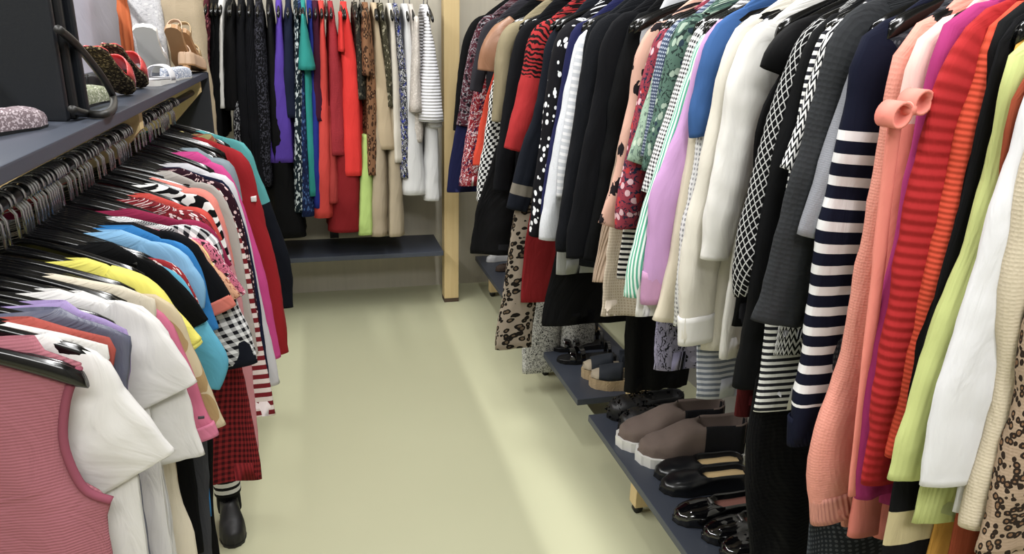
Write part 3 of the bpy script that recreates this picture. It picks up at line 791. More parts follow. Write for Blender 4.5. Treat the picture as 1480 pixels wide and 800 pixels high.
G('L', 'white_vest', 'top', 'white sleeveless vest with its hanger tip poking past the strap',
  WH, [(160, 502), (150, 560), (165, 640), (175, 720), (180, 800)], 'tank', hem=.45)
G('L', 'red_brown_top', 'top', 'brick red top hanging behind the white vest, shoulder only visible',
  fabric('solid', ('a5493f',)), [(168, 495), (160, 560), (175, 700)], 'tank', hem=.5)
G('L', 'slate_blouse', 'blouse', 'slate blue satin blouse with a shoulder showing between white tops',
  fabric('solid', ('5a5d72',), rough=.4, gloss=True), [(186, 482), (188, 530), (190, 600)], 'tank', hem=.6)
G('L', 'lavender_top', 'top', 'pale lavender top just behind the slate blouse',
  fabric('solid', ('9a86b8',)), [(182, 472), (186, 530), (188, 600)], 'tank', hem=.6)
G('L', 'white_tshirt', 't-shirt', 'large white t-shirt with folded sleeve, behind the slate blouse',
  TEE, [(212, 452), (236, 480), (262, 515), (286, 550)], 'short', hem=.42, sa=.075, cuff=TEE, cufflen=.02)
G('L', 'grey_white_vest', 'top', 'greyish white sleeveless top with broad strap near the cream one',
  TEE2, [(205, 455), (210, 520), (225, 640), (245, 740), (250, 800)], 'tank', hem=.35)
G('L', 'white_tshirt', 't-shirt', 'white t-shirt with the lowest hanging sleeve of the three white tees',
  TEE, [(222, 455), (252, 510), (280, 590), (296, 655)], 'short', hem=.45, sa=.05)
G('L', 'cream_sleeveless_top', 'top', 'cream sleeveless top with a hanger end showing beside its strap',
  CRM, [(222, 428), (226, 500), (240, 600), (262, 720), (285, 800)], 'tank', hem=.3)
G('L', 'mauve_polo', 'polo shirt', 'mauve pink polo shirt with a tiny dark logo near the sleeve hem',
  fabric('solid', ('c0607f',)), [(232, 450), (262, 500), (290, 562), (314, 622)], 'short', hem=.4, sa=.05, cuff=fabric('solid', ('c46a88',)), cufflen=.02,
  extra=[lambda root, P, Y, rc: (lambda c: from_bm('logo', (lambda bm: (box_bm(bm, (c.x - rc['x'], -.052, c.z - rc['z']), (.010, .004, .004), .001), bm)[1])(bmesh.new()), plain('logo', '2a2028'), root))(on_y(291, 602, Y - .05))])
G('L', 'camouflage_blouse', 'blouse', 'brown and beige blotched blouse behind the mauve polo',
  fabric('camo', ('9c8054', 'b8a888')), [(248, 440), (280, 500), (302, 550), (328, 612)], 'short', hem=.5, sa=.045)
G('L', 'yellow_tee', 't-shirt', 'bright lemon yellow t-shirt',
  fabric('solid', ('d8cf4e',)), [(217, 406), (240, 428), (266, 460), (289, 489)], 'short', hem=.8, sa=.06, cuff=fabric('solid', ('dad455',)), cufflen=.02)
G('L', 'black_tee', 't-shirt', 'black t-shirt right behind the lemon yellow one',
  BK, [(232, 382), (258, 405), (280, 432), (300, 461)], 'short', hem=.5, sa=.06)
G('L', 'aqua_shirt', 'shirt', 'aqua blue shirt with long sleeve behind the black t-shirt',
  fabric('solid', ('4b9cb8',)), [(252, 393), (282, 430), (310, 480), (330, 520), (318, 560)], 'long', hem=.8, sa=.05)
G('L', 'dark_trousers', 'trousers', 'dark grey trousers hanging below the mauve polo shirt',
  fabric('solid', ('3b3c40',)), [(262, 420), (288, 520), (300, 640), (305, 790)], 'hung', hem=.3)
G('L', 'red_dotted_blouse', 'blouse', 'dark red blouse with small white dots on the shoulder',
  fabric('dots', ('8c1a20', 'd9c8c0'), sc=.35), [(254, 386), (275, 412), (288, 440)], 'short', hem=.6, sa=.045)
G('L', 'sky_blue_blouse', 'blouse', 'sky blue satin blouse with wrinkled short sleeve',
  fabric('solid', ('76aad2',), rough=.5), [(262, 362), (280, 384), (295, 412), (294, 440)], 'short', hem=.6, sa=.05)
G('L', 'cobalt_blouse', 'blouse', 'cobalt blue top with sleeve end beside the sky blue blouse',
  fabric('solid', ('1d6fae',)), [(268, 355), (290, 385), (304, 430), (318, 474)], 'long', hem=.5, sa=.035)
G('L', 'black_coral_trim_tee', 't-shirt', 'black t-shirt with a coral pink sleeve edge',
  BK2, [(282, 350), (300, 378), (320, 405), (338, 436)], 'short', hem=.5, sa=.05, cuff=fabric('solid', ('c9695a',)), cufflen=.02)
G('L', 'black_lined_skirt', 'skirt', 'long black skirt with a blue and red panel near the floor',
  BK3, [(290, 420), (300, 530), (308, 640), (311, 740)], 'hung', hem=.25)
G('L', 'patchwork_blouse', 'blouse', 'peach and yellow flower patterned blouse with short sleeve',
  fabric('floral', ('d09a78', '8c4a38', 'e3c878', 'd9d0c0'), sc=1.3), [(288, 352), (308, 380), (330, 402), (348, 425)], 'short', hem=.6, sa=.035)
G('L', 'ditsy_pink_blouse', 'blouse', 'pink and black ditsy flower blouse beside the patchwork one',
  fabric('floral', ('c0607a', '1e141a', 'e3d3d6'), sc=.5), [(303, 352), (322, 375), (340, 398), (356, 422)], 'short', hem=.55, sa=.035)
G('L', 'black_gingham_shirt', 'shirt', 'black and white gingham shirt with a plain dark hem',
  fabric('gingham', ('d8d8da', '14141a'), sc=.85), [(308, 340), (325, 380), (345, 440), (360, 480), (371, 518)], 'long', hem=.55, sa=.045, cuff=fabric('solid', ('12151f',)), cufflen=.06)
G('L', 'raspberry_blouse', 'blouse', 'dark raspberry blouse behind the gingham shirt',
  fabric('solid', ('85163f',)), [(305, 328), (322, 355), (336, 382)], 'short', hem=.6, sa=.04)
G('L', 'red_gingham_dress', 'dress', 'long dark red and black gingham dress on the left rail',
  fabric('gingham', ('8c1c20', '3a0e12'), sc=.75), [(310, 370), (333, 450), (353, 540), (368, 620), (378, 690)], 'dress', hem=(350, 696))
G('L', 'scarlet_collar_top', 'top', 'scarlet trimmed dark floral blouse near the zebra top',
  fabric('floral', ('7c1520', '1a1014', 'd8c0c0'), sc=.5), [(290, 312), (308, 332), (318, 352)], 'short', hem=.6, sa=.035, nfab=fabric('solid', ('c03a30',)))
G('L', 'coral_red_top', 'top', 'coral red fine knit top with narrow shoulders behind the floral blouse',
  fabric('solid', ('bb3a30',)), [(296, 305), (312, 325), (322, 345)], 'short', hem=.6, sa=.03)
G('L', 'zebra_top', 'top', 'black and white zebra print top',
  fabric('zebra', ('e4e4e2', '0d0d10'), sc=.9), [(300, 290), (316, 318), (326, 350), (335, 378)], 'long', hem=.6, sa=.04)
G('L', 'pink_long_dress', 'dress', 'pale pink long dress whose edge shows beside the gingham dress',
  fabric('solid', ('c8838a',)), [(318, 320), (340, 390), (360, 500), (371, 600), (376, 668)], 'dress', hem=(372, 672))
G('L', 'salmon_jumper', 'sweater', 'salmon pink jumper with long sleeve',
  fabric('solid', ('d97a6d',), knit=.8), [(304, 280), (318, 300), (327, 325), (334, 355), (340, 385)], 'long', hem=.6, sa=.035)
G('L', 'grey_beige_coat', 'coat', 'long light grey beige coat behind the salmon jumper',
  fabric('solid', ('a8a29c',)), [(310, 270), (328, 294), (340, 325), (352, 380), (362, 440), (373, 510)], 'long', hem=.5, sa=.03)
G('L', 'burgundy_striped_dress', 'dress', 'burgundy and white striped long dress',
  fabric('hstripe', ('7a1a24', 'e0d4d0'), sc=.75), [(318, 275), (345, 335), (362, 400), (380, 500), (396, 594)], 'dress', hem=(385, 600))
G('L', 'spotted_blouse', 'blouse', 'dark burgundy blouse with small pale spots along the sleeve',
  fabric('dots', ('2a0f1c', 'd8b8b8'), sc=.5), [(322, 266), (342, 295), (354, 335), (364, 390), (376, 470)], 'long', hem=.5, sa=.025)
G('L', 'navy_dress', 'dress', 'dark navy long dress whose hem shows under the white cardigan',
  fabric('solid', ('151a33',)), [(326, 264), (345, 300), (362, 360), (382, 470), (392, 566)], 'dress', hem=(398, 569))
G('L', 'white_cardigan', 'cardigan', 'pale grey white cardigan showing beside the magenta one',
  fabric('solid', ('c4c2c8',)), [(330, 258), (348, 295), (368, 380), (388, 480), (404, 552)], 'long', hem=.5, sa=.03)
G('L', 'magenta_long_cardigan', 'cardigan', 'long hot pink knitted cardigan left of the red jacket',
  fabric('solid', ('c83a86',), knit=.9), [(322, 240), (338, 262), (352, 295), (368, 345), (388, 420), (406, 514)], 'long', hem=.45, sa=.04)
G('L', 'blue_grey_blouse', 'blouse', 'blue grey satin blouse between the pink cardigan and red jacket',
  fabric('solid', ('7d8d96',), rough=.5), [(328, 234), (340, 250), (350, 290)], 'short', hem=.5, sa=.03)
G('L', 'red_jacket', 'jacket', 'deep red long jacket with a small white square logo on its sleeve',
  fabric('solid', ('970f1a',)), [(342, 217), (358, 232), (370, 265), (386, 330), (404, 400), (417, 508)], 'long', hem=.4, sa=.06,
  extra=[lambda root, P, Y, rc: (lambda c: from_bm('logo_patch', (lambda bm: (box_bm(bm, (c.x - rc['x'], -.03, c.z - rc['z']), (.018, .022, .018), .002), bm)[1])(bmesh.new()), plain('white_print', 'e0dcdc'), root))(on_y(367, 286, Y - .02))])
G('L', 'rust_scarf_top', 'top', 'rust and olive collared top behind the red jacket',
  fabric('camo', ('8c4a32', '8a8352')), [(325, 212), (340, 235), (348, 260)], 'short', hem=.5, sa=.03, collar=fabric('solid', ('a3985c',)))
G('L', 'teal_track_jacket', 'jacket', 'teal and black long jacket with white piping, last on the left rail',
  fabric('band', ('0f131c', '4a9a9c'), lo=-.3, hi=.27), [(350, 206), (362, 220), (378, 262), (392, 300), (412, 350), (422, 390), (425, 443)], 'long', hem=.3, sa=.05)
build_rack('L')

# ------------------------------------------------------------------ BACK RACK, left to right (edge-on to the aisle)
BY, BZ = 4.10, 1.74
def B(name, cat, label, fab, strips, sleeve=None, hemz=None, top=True, sfab=None, depth=.19, hang=True):
    Yn = BY - .04
    pts = []
    for (py, xl, xr) in strips:
        a = on_y(xl, py, Yn); b = on_y(xr, py, Yn); pts.append(((a.x + b.x) / 2, (b.x - a.x) / 2 * 1.3 + .002, (a.z + b.z) / 2))
    Xc = pts[0][0]
    root = empty(name, (Xc, BY, BZ), PI / 2); tag(root, label, cat)
    sd = (Xc * 37) % 11
    path = []
    if top:
        path = [(0, 0, -.075, .055, .014), (0, 0, -.11, .13, .015)]
    z1 = BZ
    for k, (X, hw, z) in enumerate(pts):
        zl = z - BZ
        if top and k == 0: zl = min(zl, -.15)
        path.append((0, -(X - Xc), zl, depth * (.9 if k == 0 else 1), max(.007, hw)))
    b = sweep(path, rows=30, seg=30, body=True, fold=(2.2, .009, sd), crease=.004, seed=sd, ex=.55, cap_top=not top, linear=True)
    bmesh.ops.recalc_face_normals(b, faces=b.faces)
    from_bm('body', b, fab, root)
    if sleeve:
        sp = []
        for (py, xl, xr) in sleeve:
            a = on_y(xl, py, Yn - .14); c = on_y(xr, py, Yn - .14); sp.append((-.17 - .012 * len(sp), -((a.x + c.x) / 2 - Xc), min(a.z - BZ, -.125), .055, (c.x - a.x) / 2))
        sp = [(-.12, sp[0][1], sp[0][2] + .012, .04, .010)] + sp
        s_ = sweep(sp, rows=14, seg=18, body=True, fold=(1, .001, 0), crease=.004, seed=sd + 3, ex=.9, linear=True)
        bmesh.ops.recalc_face_normals(s_, faces=s_.faces)
        from_bm('sleeve', s_, sfab or fab, root)
    if hang:
        hanger(Xc, BY, BZ, PI / 2, 'dark hanger carrying the ' + ' '.join(label.split()[:11]), 'dark hangers on the back rail')
SEQ = fabric('sequin', ('121218', '8c8c90'), rough=.5)
B('burgundy_print_blouse', 'blouse', 'burgundy and black print blouse at the left end of the back rail', fabric('floral', ('4a1420', '14101a', '8a4a50')), [(25, 299, 306), (80, 297, 306), (140, 298, 307)], [(28, 297, 304), (75, 293, 302)])
B('black_trousers', 'trousers', 'long black trousers second from the left on the back rail', BK3, [(40, 307, 318), (120, 306, 320), (200, 306, 322)])
B('black_long_coat', 'coat', 'long black coat left of the white strip garment at the back', BK, [(25, 312, 322), (90, 310, 324), (195, 310, 326)])
B('white_slip', 'dress', 'narrow white garment between the black coats on the back rail', WH, [(30, 322, 326), (90, 322, 328), (152, 321, 331)], top=True)
B('black_velvet_dress', 'dress', 'black velvet dress just right of the narrow white garment', BK3, [(20, 330, 340), (90, 328, 348), (155, 330, 350)])
B('black_sequin_skirt', 'skirt', 'black skirt with speckled sparkle hanging low at the back', SEQ, [(120, 340, 352), (160, 341, 352), (208, 342, 353)], top=False)
B('midnight_dress', 'dress', 'midnight black dress reaching low, left of the lace one', BK2, [(22, 345, 355), (100, 343, 360), (200, 350, 368), (235, 352, 370)])
B('black_pleated_dress', 'dress', 'black pleated dress in the middle of the dark garments', fabric('solid', ('0d0e13',), rib=('u', .02, .8)), [(20, 358, 368), (110, 356, 376), (200, 362, 384), (268, 366, 390)])
B('black_lace_dress', 'dress', 'black dress with faint sparkling lace left of the purple top', fabric('sequin', ('0c0c10', '3a3a44'), sc=.8), [(22, 370, 380), (100, 370, 388), (190, 376, 394), (262, 378, 396)])
B('black_maxi_dress', 'dress', 'long black dress hanging below the purple top', BK3, [(40, 388, 396), (160, 392, 412), (250, 394, 420), (334, 394, 438)])
B('purple_top', 'top', 'plain purple sleeveless top widening to a straight hem', fabric('solid', ('4f3596',), rough=.7), [(28, 402, 407), (90, 397, 412), (160, 394, 419), (228, 392, 425)])
B('navy_jersey_dress', 'dress', 'dark navy dress right beside the purple top', NV, [(20, 412, 422), (100, 412, 428), (165, 416, 430)])
B('mosaic_sequin_dress', 'dress', 'black and white mosaic print dress left of the teal blouse', fabric('sequin', ('15222a', 'b9c2c4'), sc=1.6), [(30, 426, 433), (90, 427, 437), (200, 427, 439), (298, 428, 442)])
B('teal_blouse', 'blouse', 'teal blouse with flared short sleeve and long tail', fabric('solid', ('14837c',)), [(22, 436, 441), (100, 440, 450), (190, 443, 454), (275, 447, 460)], [(22, 435, 440), (55, 433, 447), (100, 432, 455)])
B('blue_print_dress', 'dress', 'dark blue patterned dress hanging lowest beside the teal blouse', fabric('floral', ('16234a', '0d1428', '3a5a8a')), [(60, 434, 440), (180, 436, 444), (304, 436, 454)])
B('royal_blue_dress', 'dress', 'royal blue dress seen as a thin strip right of the teal blouse', fabric('solid', ('1c2a7c',)), [(30, 446, 451), (150, 452, 461), (292, 455, 463)])
B('aubergine_blouse', 'blouse', 'aubergine blouse between royal blue and coral garments', fabric('solid', ('3c1026',)), [(22, 452, 460), (90, 453, 466), (170, 455, 470)])
B('coral_dress', 'dress', 'long coral red dress widening to its hem', fabric('solid', ('c6382f',)), [(30, 463, 467), (85, 461, 471), (200, 460, 476), (306, 457, 481)])
B('brick_skirt', 'skirt', 'brick red skirt hanging between coral dress and lace blouse', fabric('solid', ('a0302c',)), [(150, 474, 482), (285, 476, 488)], top=False)
B('wine_lace_dress', 'dress', 'wine red crinkled lace dress left of the scarlet one', fabric('solid', ('96222c',), knit=1.8), [(22, 474, 482), (100, 475, 491), (218, 476, 496)])
B('scarlet_dress', 'dress', 'scarlet red dress with cuffed sleeve, brightest red on the back rail', fabric('solid', ('d8231c',), knit=.8), [(20, 492, 502), (90, 494, 514), (170, 495, 520), (247, 496, 522)], [(20, 489, 495), (74, 489, 499)])
B('crimson_maxi_skirt', 'skirt', 'deep crimson long skirt under the scarlet dress', fabric('solid', ('7c1016',)), [(180, 488, 514), (326, 480, 518)], top=False)
B('python_blouse', 'blouse', 'dark snakeskin print blouse right of the scarlet dress', fabric('floral', ('2c2a24', '111110', '6a6250')), [(22, 510, 516), (80, 513, 525), (140, 516, 528)])
B('brown_print_blouse', 'blouse', 'brown tan animal print blouse with elbow sleeve', fabric('leopard', ('7d5638', '3b2618', '9c7450'), sc=1), [(18, 524, 532), (110, 526, 540), (180, 526, 540), (246, 527, 540)], [(18, 522, 532), (70, 522, 536), (108, 524, 538)])
B('lime_skirt', 'skirt', 'pale lime green skirt showing below the brown print blouse', fabric('solid', ('a9c468',)), [(190, 522, 533), (330, 517, 537)], top=False)
B('beige_tunic', 'tunic', 'beige tunic widening to its hem, right of the brown print blouse', fabric('solid', ('b29f80',)), [(22, 538, 543), (100, 540, 555), (210, 544, 570)])
B('sand_dress', 'dress', 'long sand coloured dress hanging below the beige tunic', fabric('solid', ('9f9078',)), [(120, 540, 550), (240, 538, 555), (332, 537, 556)], top=False)
B('leafy_blouse', 'blouse', 'dark leaf print blouse between the beige and ivory garments', fabric('floral', ('45412f', '1c1c18', 'a09880')), [(24, 547, 553), (90, 552, 562), (150, 556, 566)])
B('ivory_tunic', 'tunic', 'ivory tunic right of the leaf print blouse', fabric('solid', ('c9c2b4',)), [(24, 560, 566), (120, 563, 572), (228, 565, 577)])
B('taupe_dress', 'dress', 'long taupe dress hanging lowest near the white clothes', fabric('solid', ('a3957c',)), [(150, 560, 572), (332, 558, 577)], top=False)
B('blue_flower_blouse', 'blouse', 'black and white blouse with a bright blue flower', fabric('floral', ('2c2f36', 'c9c9cc', '1f2f8c'), sc=1), [(26, 568, 574), (110, 572, 583), (250, 573, 584)])
B('white_long_dress', 'dress', 'long plain white dress left of the lace blouse', fabric('solid', ('c9c9c9',)), [(24, 582, 588), (150, 583, 600), (274, 582, 611)])
B('white_lace_blouse', 'blouse', 'off white lace blouse with slanting elbow sleeve', fabric('floral', ('bdb5ac', 'aaa29a', 'd0c8c0'), sc=.6), [(24, 590, 597), (160, 592, 606), (200, 592, 606)], [(26, 598, 605), (90, 594, 607), (160, 590, 608)])
B('white_ribbed_jumper', 'sweater', 'white horizontally ribbed jumper with wide sleeve near the pine post', fabric('solid', ('d9d9de',), rib=('v', .016, .9)), [(26, 612, 616), (120, 611, 626), (180, 612, 630)], [(26, 614, 620), (90, 610, 632), (174, 604, 640)])
B('white_shirt_tail', 'shirt', 'white shirt hanging lower under the ribbed jumper, last at the right', fabric('solid', ('c4c4c4',)), [(120, 614, 626), (282, 612, 632)], top=False)
# clothes hanging behind the shoe shelf at upper left
def W(name, cat, label, fab, x, y, hw, zhem, rz, b=.025, hang=False):
    root = empty(name, (x, y, 1.86), rz); tag(root, label, cat)
    path = [(0, 0, -.085, min(.05, hw * .6), .010), (0, 0, -.11, min(hw, .2) * .7, .014), (0, 0, -.16, hw, b), (0, 0, (zhem - 1.86) * .6, hw, b), (0, 0, zhem - 1.86, hw * 1.03, b)]
    bm = sweep(path, rows=26, seg=30, body=True, fold=(2.2, .012, y * 5), crease=.006, seed=y * 7, ex=.8, cap_top=not hang)
    bmesh.ops.recalc_face_normals(bm, faces=bm.faces); from_bm('body', bm, fab, root)
    if hang: hanger(x, y, 1.86, rz, 'hanger carrying the ' + label, 'hangers behind the shoe shelf')
a = on_x(60, 30, -.95).y; c = on_x(172, 30, -.95).y
W('white_shirt', 'shirt', 'white shirt hanging behind the bag and coral sandals', fabric('solid', ('b9b8c8',)), -.95, (a + c) / 2, (c - a) / 2, 1.15, PI / 2, hang=True)
def WX(name, cat, label, fab, x0, x1, Y, b=.025):
    a = on_y(x0, 30, Y).x; c = on_y(x1, 30, Y).x
    W(name, cat, label, fab, (a + c) / 2, Y, (c - a) / 2, 1.0, 0, b)
WX('orange_scarf', 'scarf', 'narrow orange garment hanging between two white ones behind the shoes', fabric('solid', ('c4622e',)), 172, 191, 3.76, .015)
WX('white_lace_dress', 'dress', 'white lace dress hanging behind the white sandals', fabric('floral', ('c4c3c6', 'acacb0', 'd0d0d0'), sc=.7), 190, 240, 3.76)
WX('cream_knit_shawl', 'shawl', 'cream beige draped garment hanging behind the beige shoes', fabric('solid', ('ad9c80',), knit=1.5), 238, 296, 3.76, .04)
rail('short dark rail crossing behind the far end of the shoe shelf', (-1.0, 3.76, 1.783), (-.5, 3.76, 1.783))
rail('dark rail above and behind the shoe shelf', (-.95, .9, 1.86), (-.95, 4.1, 1.86))
for yy in (.92, 4.08):
    o = box('black_upright', (-.95, yy, .93), (.04, .04, 1.86), plain('black_steel', '101114', .5), None, .002); tag(o, 'black steel upright carrying the %s end of the rail behind the shoe shelf' % ('near' if yy < 2 else 'far'), 'post')
# bare hangers squeezed between the clothes of the left rail
rnd = random.Random(5)
ys = sorted(e['Yf'] for e in ENTRIES['L'])
y = .94; k = 0
while y < 2.92:
    if min(abs(y - q) for q in ys) > .011 and abs(y - 2.19) > .035:
        hanger(RACK['L']['x'], y, RACK['L']['z'], rnd.uniform(-.13, .13), 'bare black plastic hanger squeezed between clothes on the left rail', 'bare hangers on the left rail', -1); k += 1
    y += .03 + rnd.random() * .03

# ------------------------------------------------------------------ SHOES
def lerp_tab(tab, x):
    for (a, va), (b, vb) in zip(tab, tab[1:]):
        if x <= b:
            f = (x - a) / (b - a); f = f * f * (3 - 2 * f) if True else f
            return va + (vb - va) * f
    return tab[-1][1]
WID = [(0, .0), (.03, .55), (.1, .78), (.3, .74), (.5, .80), (.72, 1.0), (.88, .82), (.96, .5), (1.0, .0)]
def outline(n=40, scale=1):
    """half width along the foot from heel (0) to toe (1)"""
    return [(0.5 - .5 * math.cos(PI * i / n)) for i in range(n + 1)]
def sole_bm(L, W, z0, heel, toe, prof=None, grow=1.02):
    bm = bmesh.new(); xs = outline(34)
    top, bot = [], []
    for sgn in (1, -1):
        seq = xs if sgn == 1 else xs[-2:0:-1]
        for x in seq:
            w = lerp_tab(WID, x) * W / 2 * grow * sgn
            t = heel + (toe - heel) * min(1, max(0, (x - .15) / .5))
            px = (x - .5) * L * grow
            top.append(bm.verts.new((px, w, z0 + t))); bot.append(bm.verts.new((px * .985, w * .96, z0)))
    n = len(top)
    bm.faces.new(top); bm.faces.new(bot[::-1])
    for i in range(n): j = (i + 1) % n; bm.faces.new((bot[i], bot[j], top[j], top[i]))
    bmesh.ops.recalc_face_normals(bm, faces=bm.faces)
    return bm
def upper_bm(L, W, zh, zt, vamp, rim, toeh, throat=.5, back=None, x_start=0.0, x_end=1.0):
    """closed over the toes (x > vamp), open above the foot behind it."""
    bm = bmesh.new(); rows = []
    back = back or rim
    N = 34
    for i in range(N + 1):
        x = x_start + (x_end - x_start) * (0.5 - .5 * math.cos(PI * i / N))
        w = max(.0015, lerp_tab(WID, x) * W / 2)
        zb = zh + (zt - zh) * min(1, max(0, (x - .15) / .5))
        top = lerp_tab([(0, back), (.25, rim), (vamp - .02, rim), (vamp + .12, rim * .92 + toeh * .08), (.8, toeh * 1.15), (.95, toeh * .8), (1, toeh * .25)], x) if vamp < .67 else lerp_tab([(0, back), (.25, rim), (.7, rim * .95), (vamp, toeh * 1.2), (.96, toeh * .75), (1, toeh * .25)], x)
        op = 1 - min(1, max(0, (x - vamp) / .06)); op *= min(1, x / .02)
        cl = [(1, 0), (1.02, .3), (.98, .62), (.86, .84), (.62, .97), (.34, 1.03), (.12, 1.05), (0, 1.05)]
        on = [(1, 0), (1.02, .35), (.96, .72), (.90, .97), (.84, 1.0), (.78, .9), (.72, .10), (0, .08)]
        row = []
        pr = [(a[0] * (1 - op) + b[0] * op, a[1] * (1 - op) + b[1] * op) for a, b in zip(cl, on)]
        for (fy, fz) in pr: row.append((fy * w, zb + fz * top))
        full = [(y, z) for y, z in row] + [(-y, z) for y, z in row[-2::-1]]
        rows.append([bm.verts.new(((x - .5) * L, y, z)) for y, z in full])
    for a, b in zip(rows, rows[1:]):
        for k in range(len(a) - 1): bm.faces.new((a[k], a[k + 1], b[k + 1], b[k]))
    bm.faces.new(rows[0]); bm.faces.new(rows[-1][::-1])
    bmesh.ops.remove_doubles(bm, verts=bm.verts, dist=.0002)
    bmesh.ops.recalc_face_normals(bm, faces=bm.faces)
    return bm
def insole_bm(L, W, zh, zt, thick=.003, x0=.02, x1=.98, g=.86):
    bm = bmesh.new(); rows = []
    for i in range(31):
        x = x0 + (x1 - x0) * (0.5 - .5 * math.cos(PI * i / 30)); w = max(.001, lerp_tab(WID, x) * W / 2 * g)
        zb = zh + (zt - zh) * min(1, max(0, (x - .15) / .5)) + thick
        rows.append([bm.verts.new(((x - .5) * L, w * f, zb + .002 * abs(f))) for f in (-1, -.5, 0, .5, 1)])
    for a, b in zip(rows, rows[1:]):
        for k in range(4): bm.faces.new((a[k], b[k], b[k + 1], a[k + 1]))
    r = bmesh.ops.extrude_face_region(bm, geom=list(bm.faces)); bmesh.ops.translate(bm, vec=(0, 0, -.003), verts=[v for v in r['geom'] if isinstance(v, bmesh.types.BMVert)])
    bmesh.ops.recalc_face_normals(bm, faces=bm.faces)
    return bm
def band_bm(L, W, x0, x1, z0, h, skew=0, th=.003, zslope=0):
    bm = bmesh.new(); ro, ri = [], []
    for i in range(9):
        f = i / 8; o_, i_ = [], []
        for k in range(17):
            a = PI * k / 16
            s_ = skew * math.cos(a)
            x = (x0 + (x1 - x0) * f + s_); w = lerp_tab(WID, min(.95, max(.05, x))) * W / 2 * 1.02
            hh = h * (1 - zslope * f)
            o_.append(bm.verts.new(((x - .5) * L, w * math.copysign(abs(math.cos(a)) ** .8, math.cos(a)), z0 + hh * math.sin(a) ** .8)))
            i_.append(bm.verts.new(((x - .5) * L, (w - th) * math.copysign(abs(math.cos(a)) ** .8, math.cos(a)), z0 + (hh - th) * math.sin(a) ** .8)))
        ro.append(o_); ri.append(i_)
    for R_ in (ro, ri):
        for a, b in zip(R_, R_[1:]):
            for k in range(16): bm.faces.new((a[k], a[k + 1], b[k + 1], b[k]))
    for e in (0, -1):
        for k in range(16): bm.faces.new((ro[e][k], ri[e][k], ri[e][k + 1], ro[e][k + 1]))
    for k in (0, 16):
        for a in range(8): bm.faces.new((ro[a][k], ro[a + 1][k], ri[a + 1][k], ri[a][k]))
    bmesh.ops.recalc_face_normals(bm, faces=bm.faces)
    return bm
def frame_at(toe, heel, z, rise=0, pitch=None, width_dir=0):
    a = on_z(*toe, z); b = on_z(*heel, z); dv = a - b; L = dv.length
    return a, b, L, math.atan2(dv.y, dv.x)
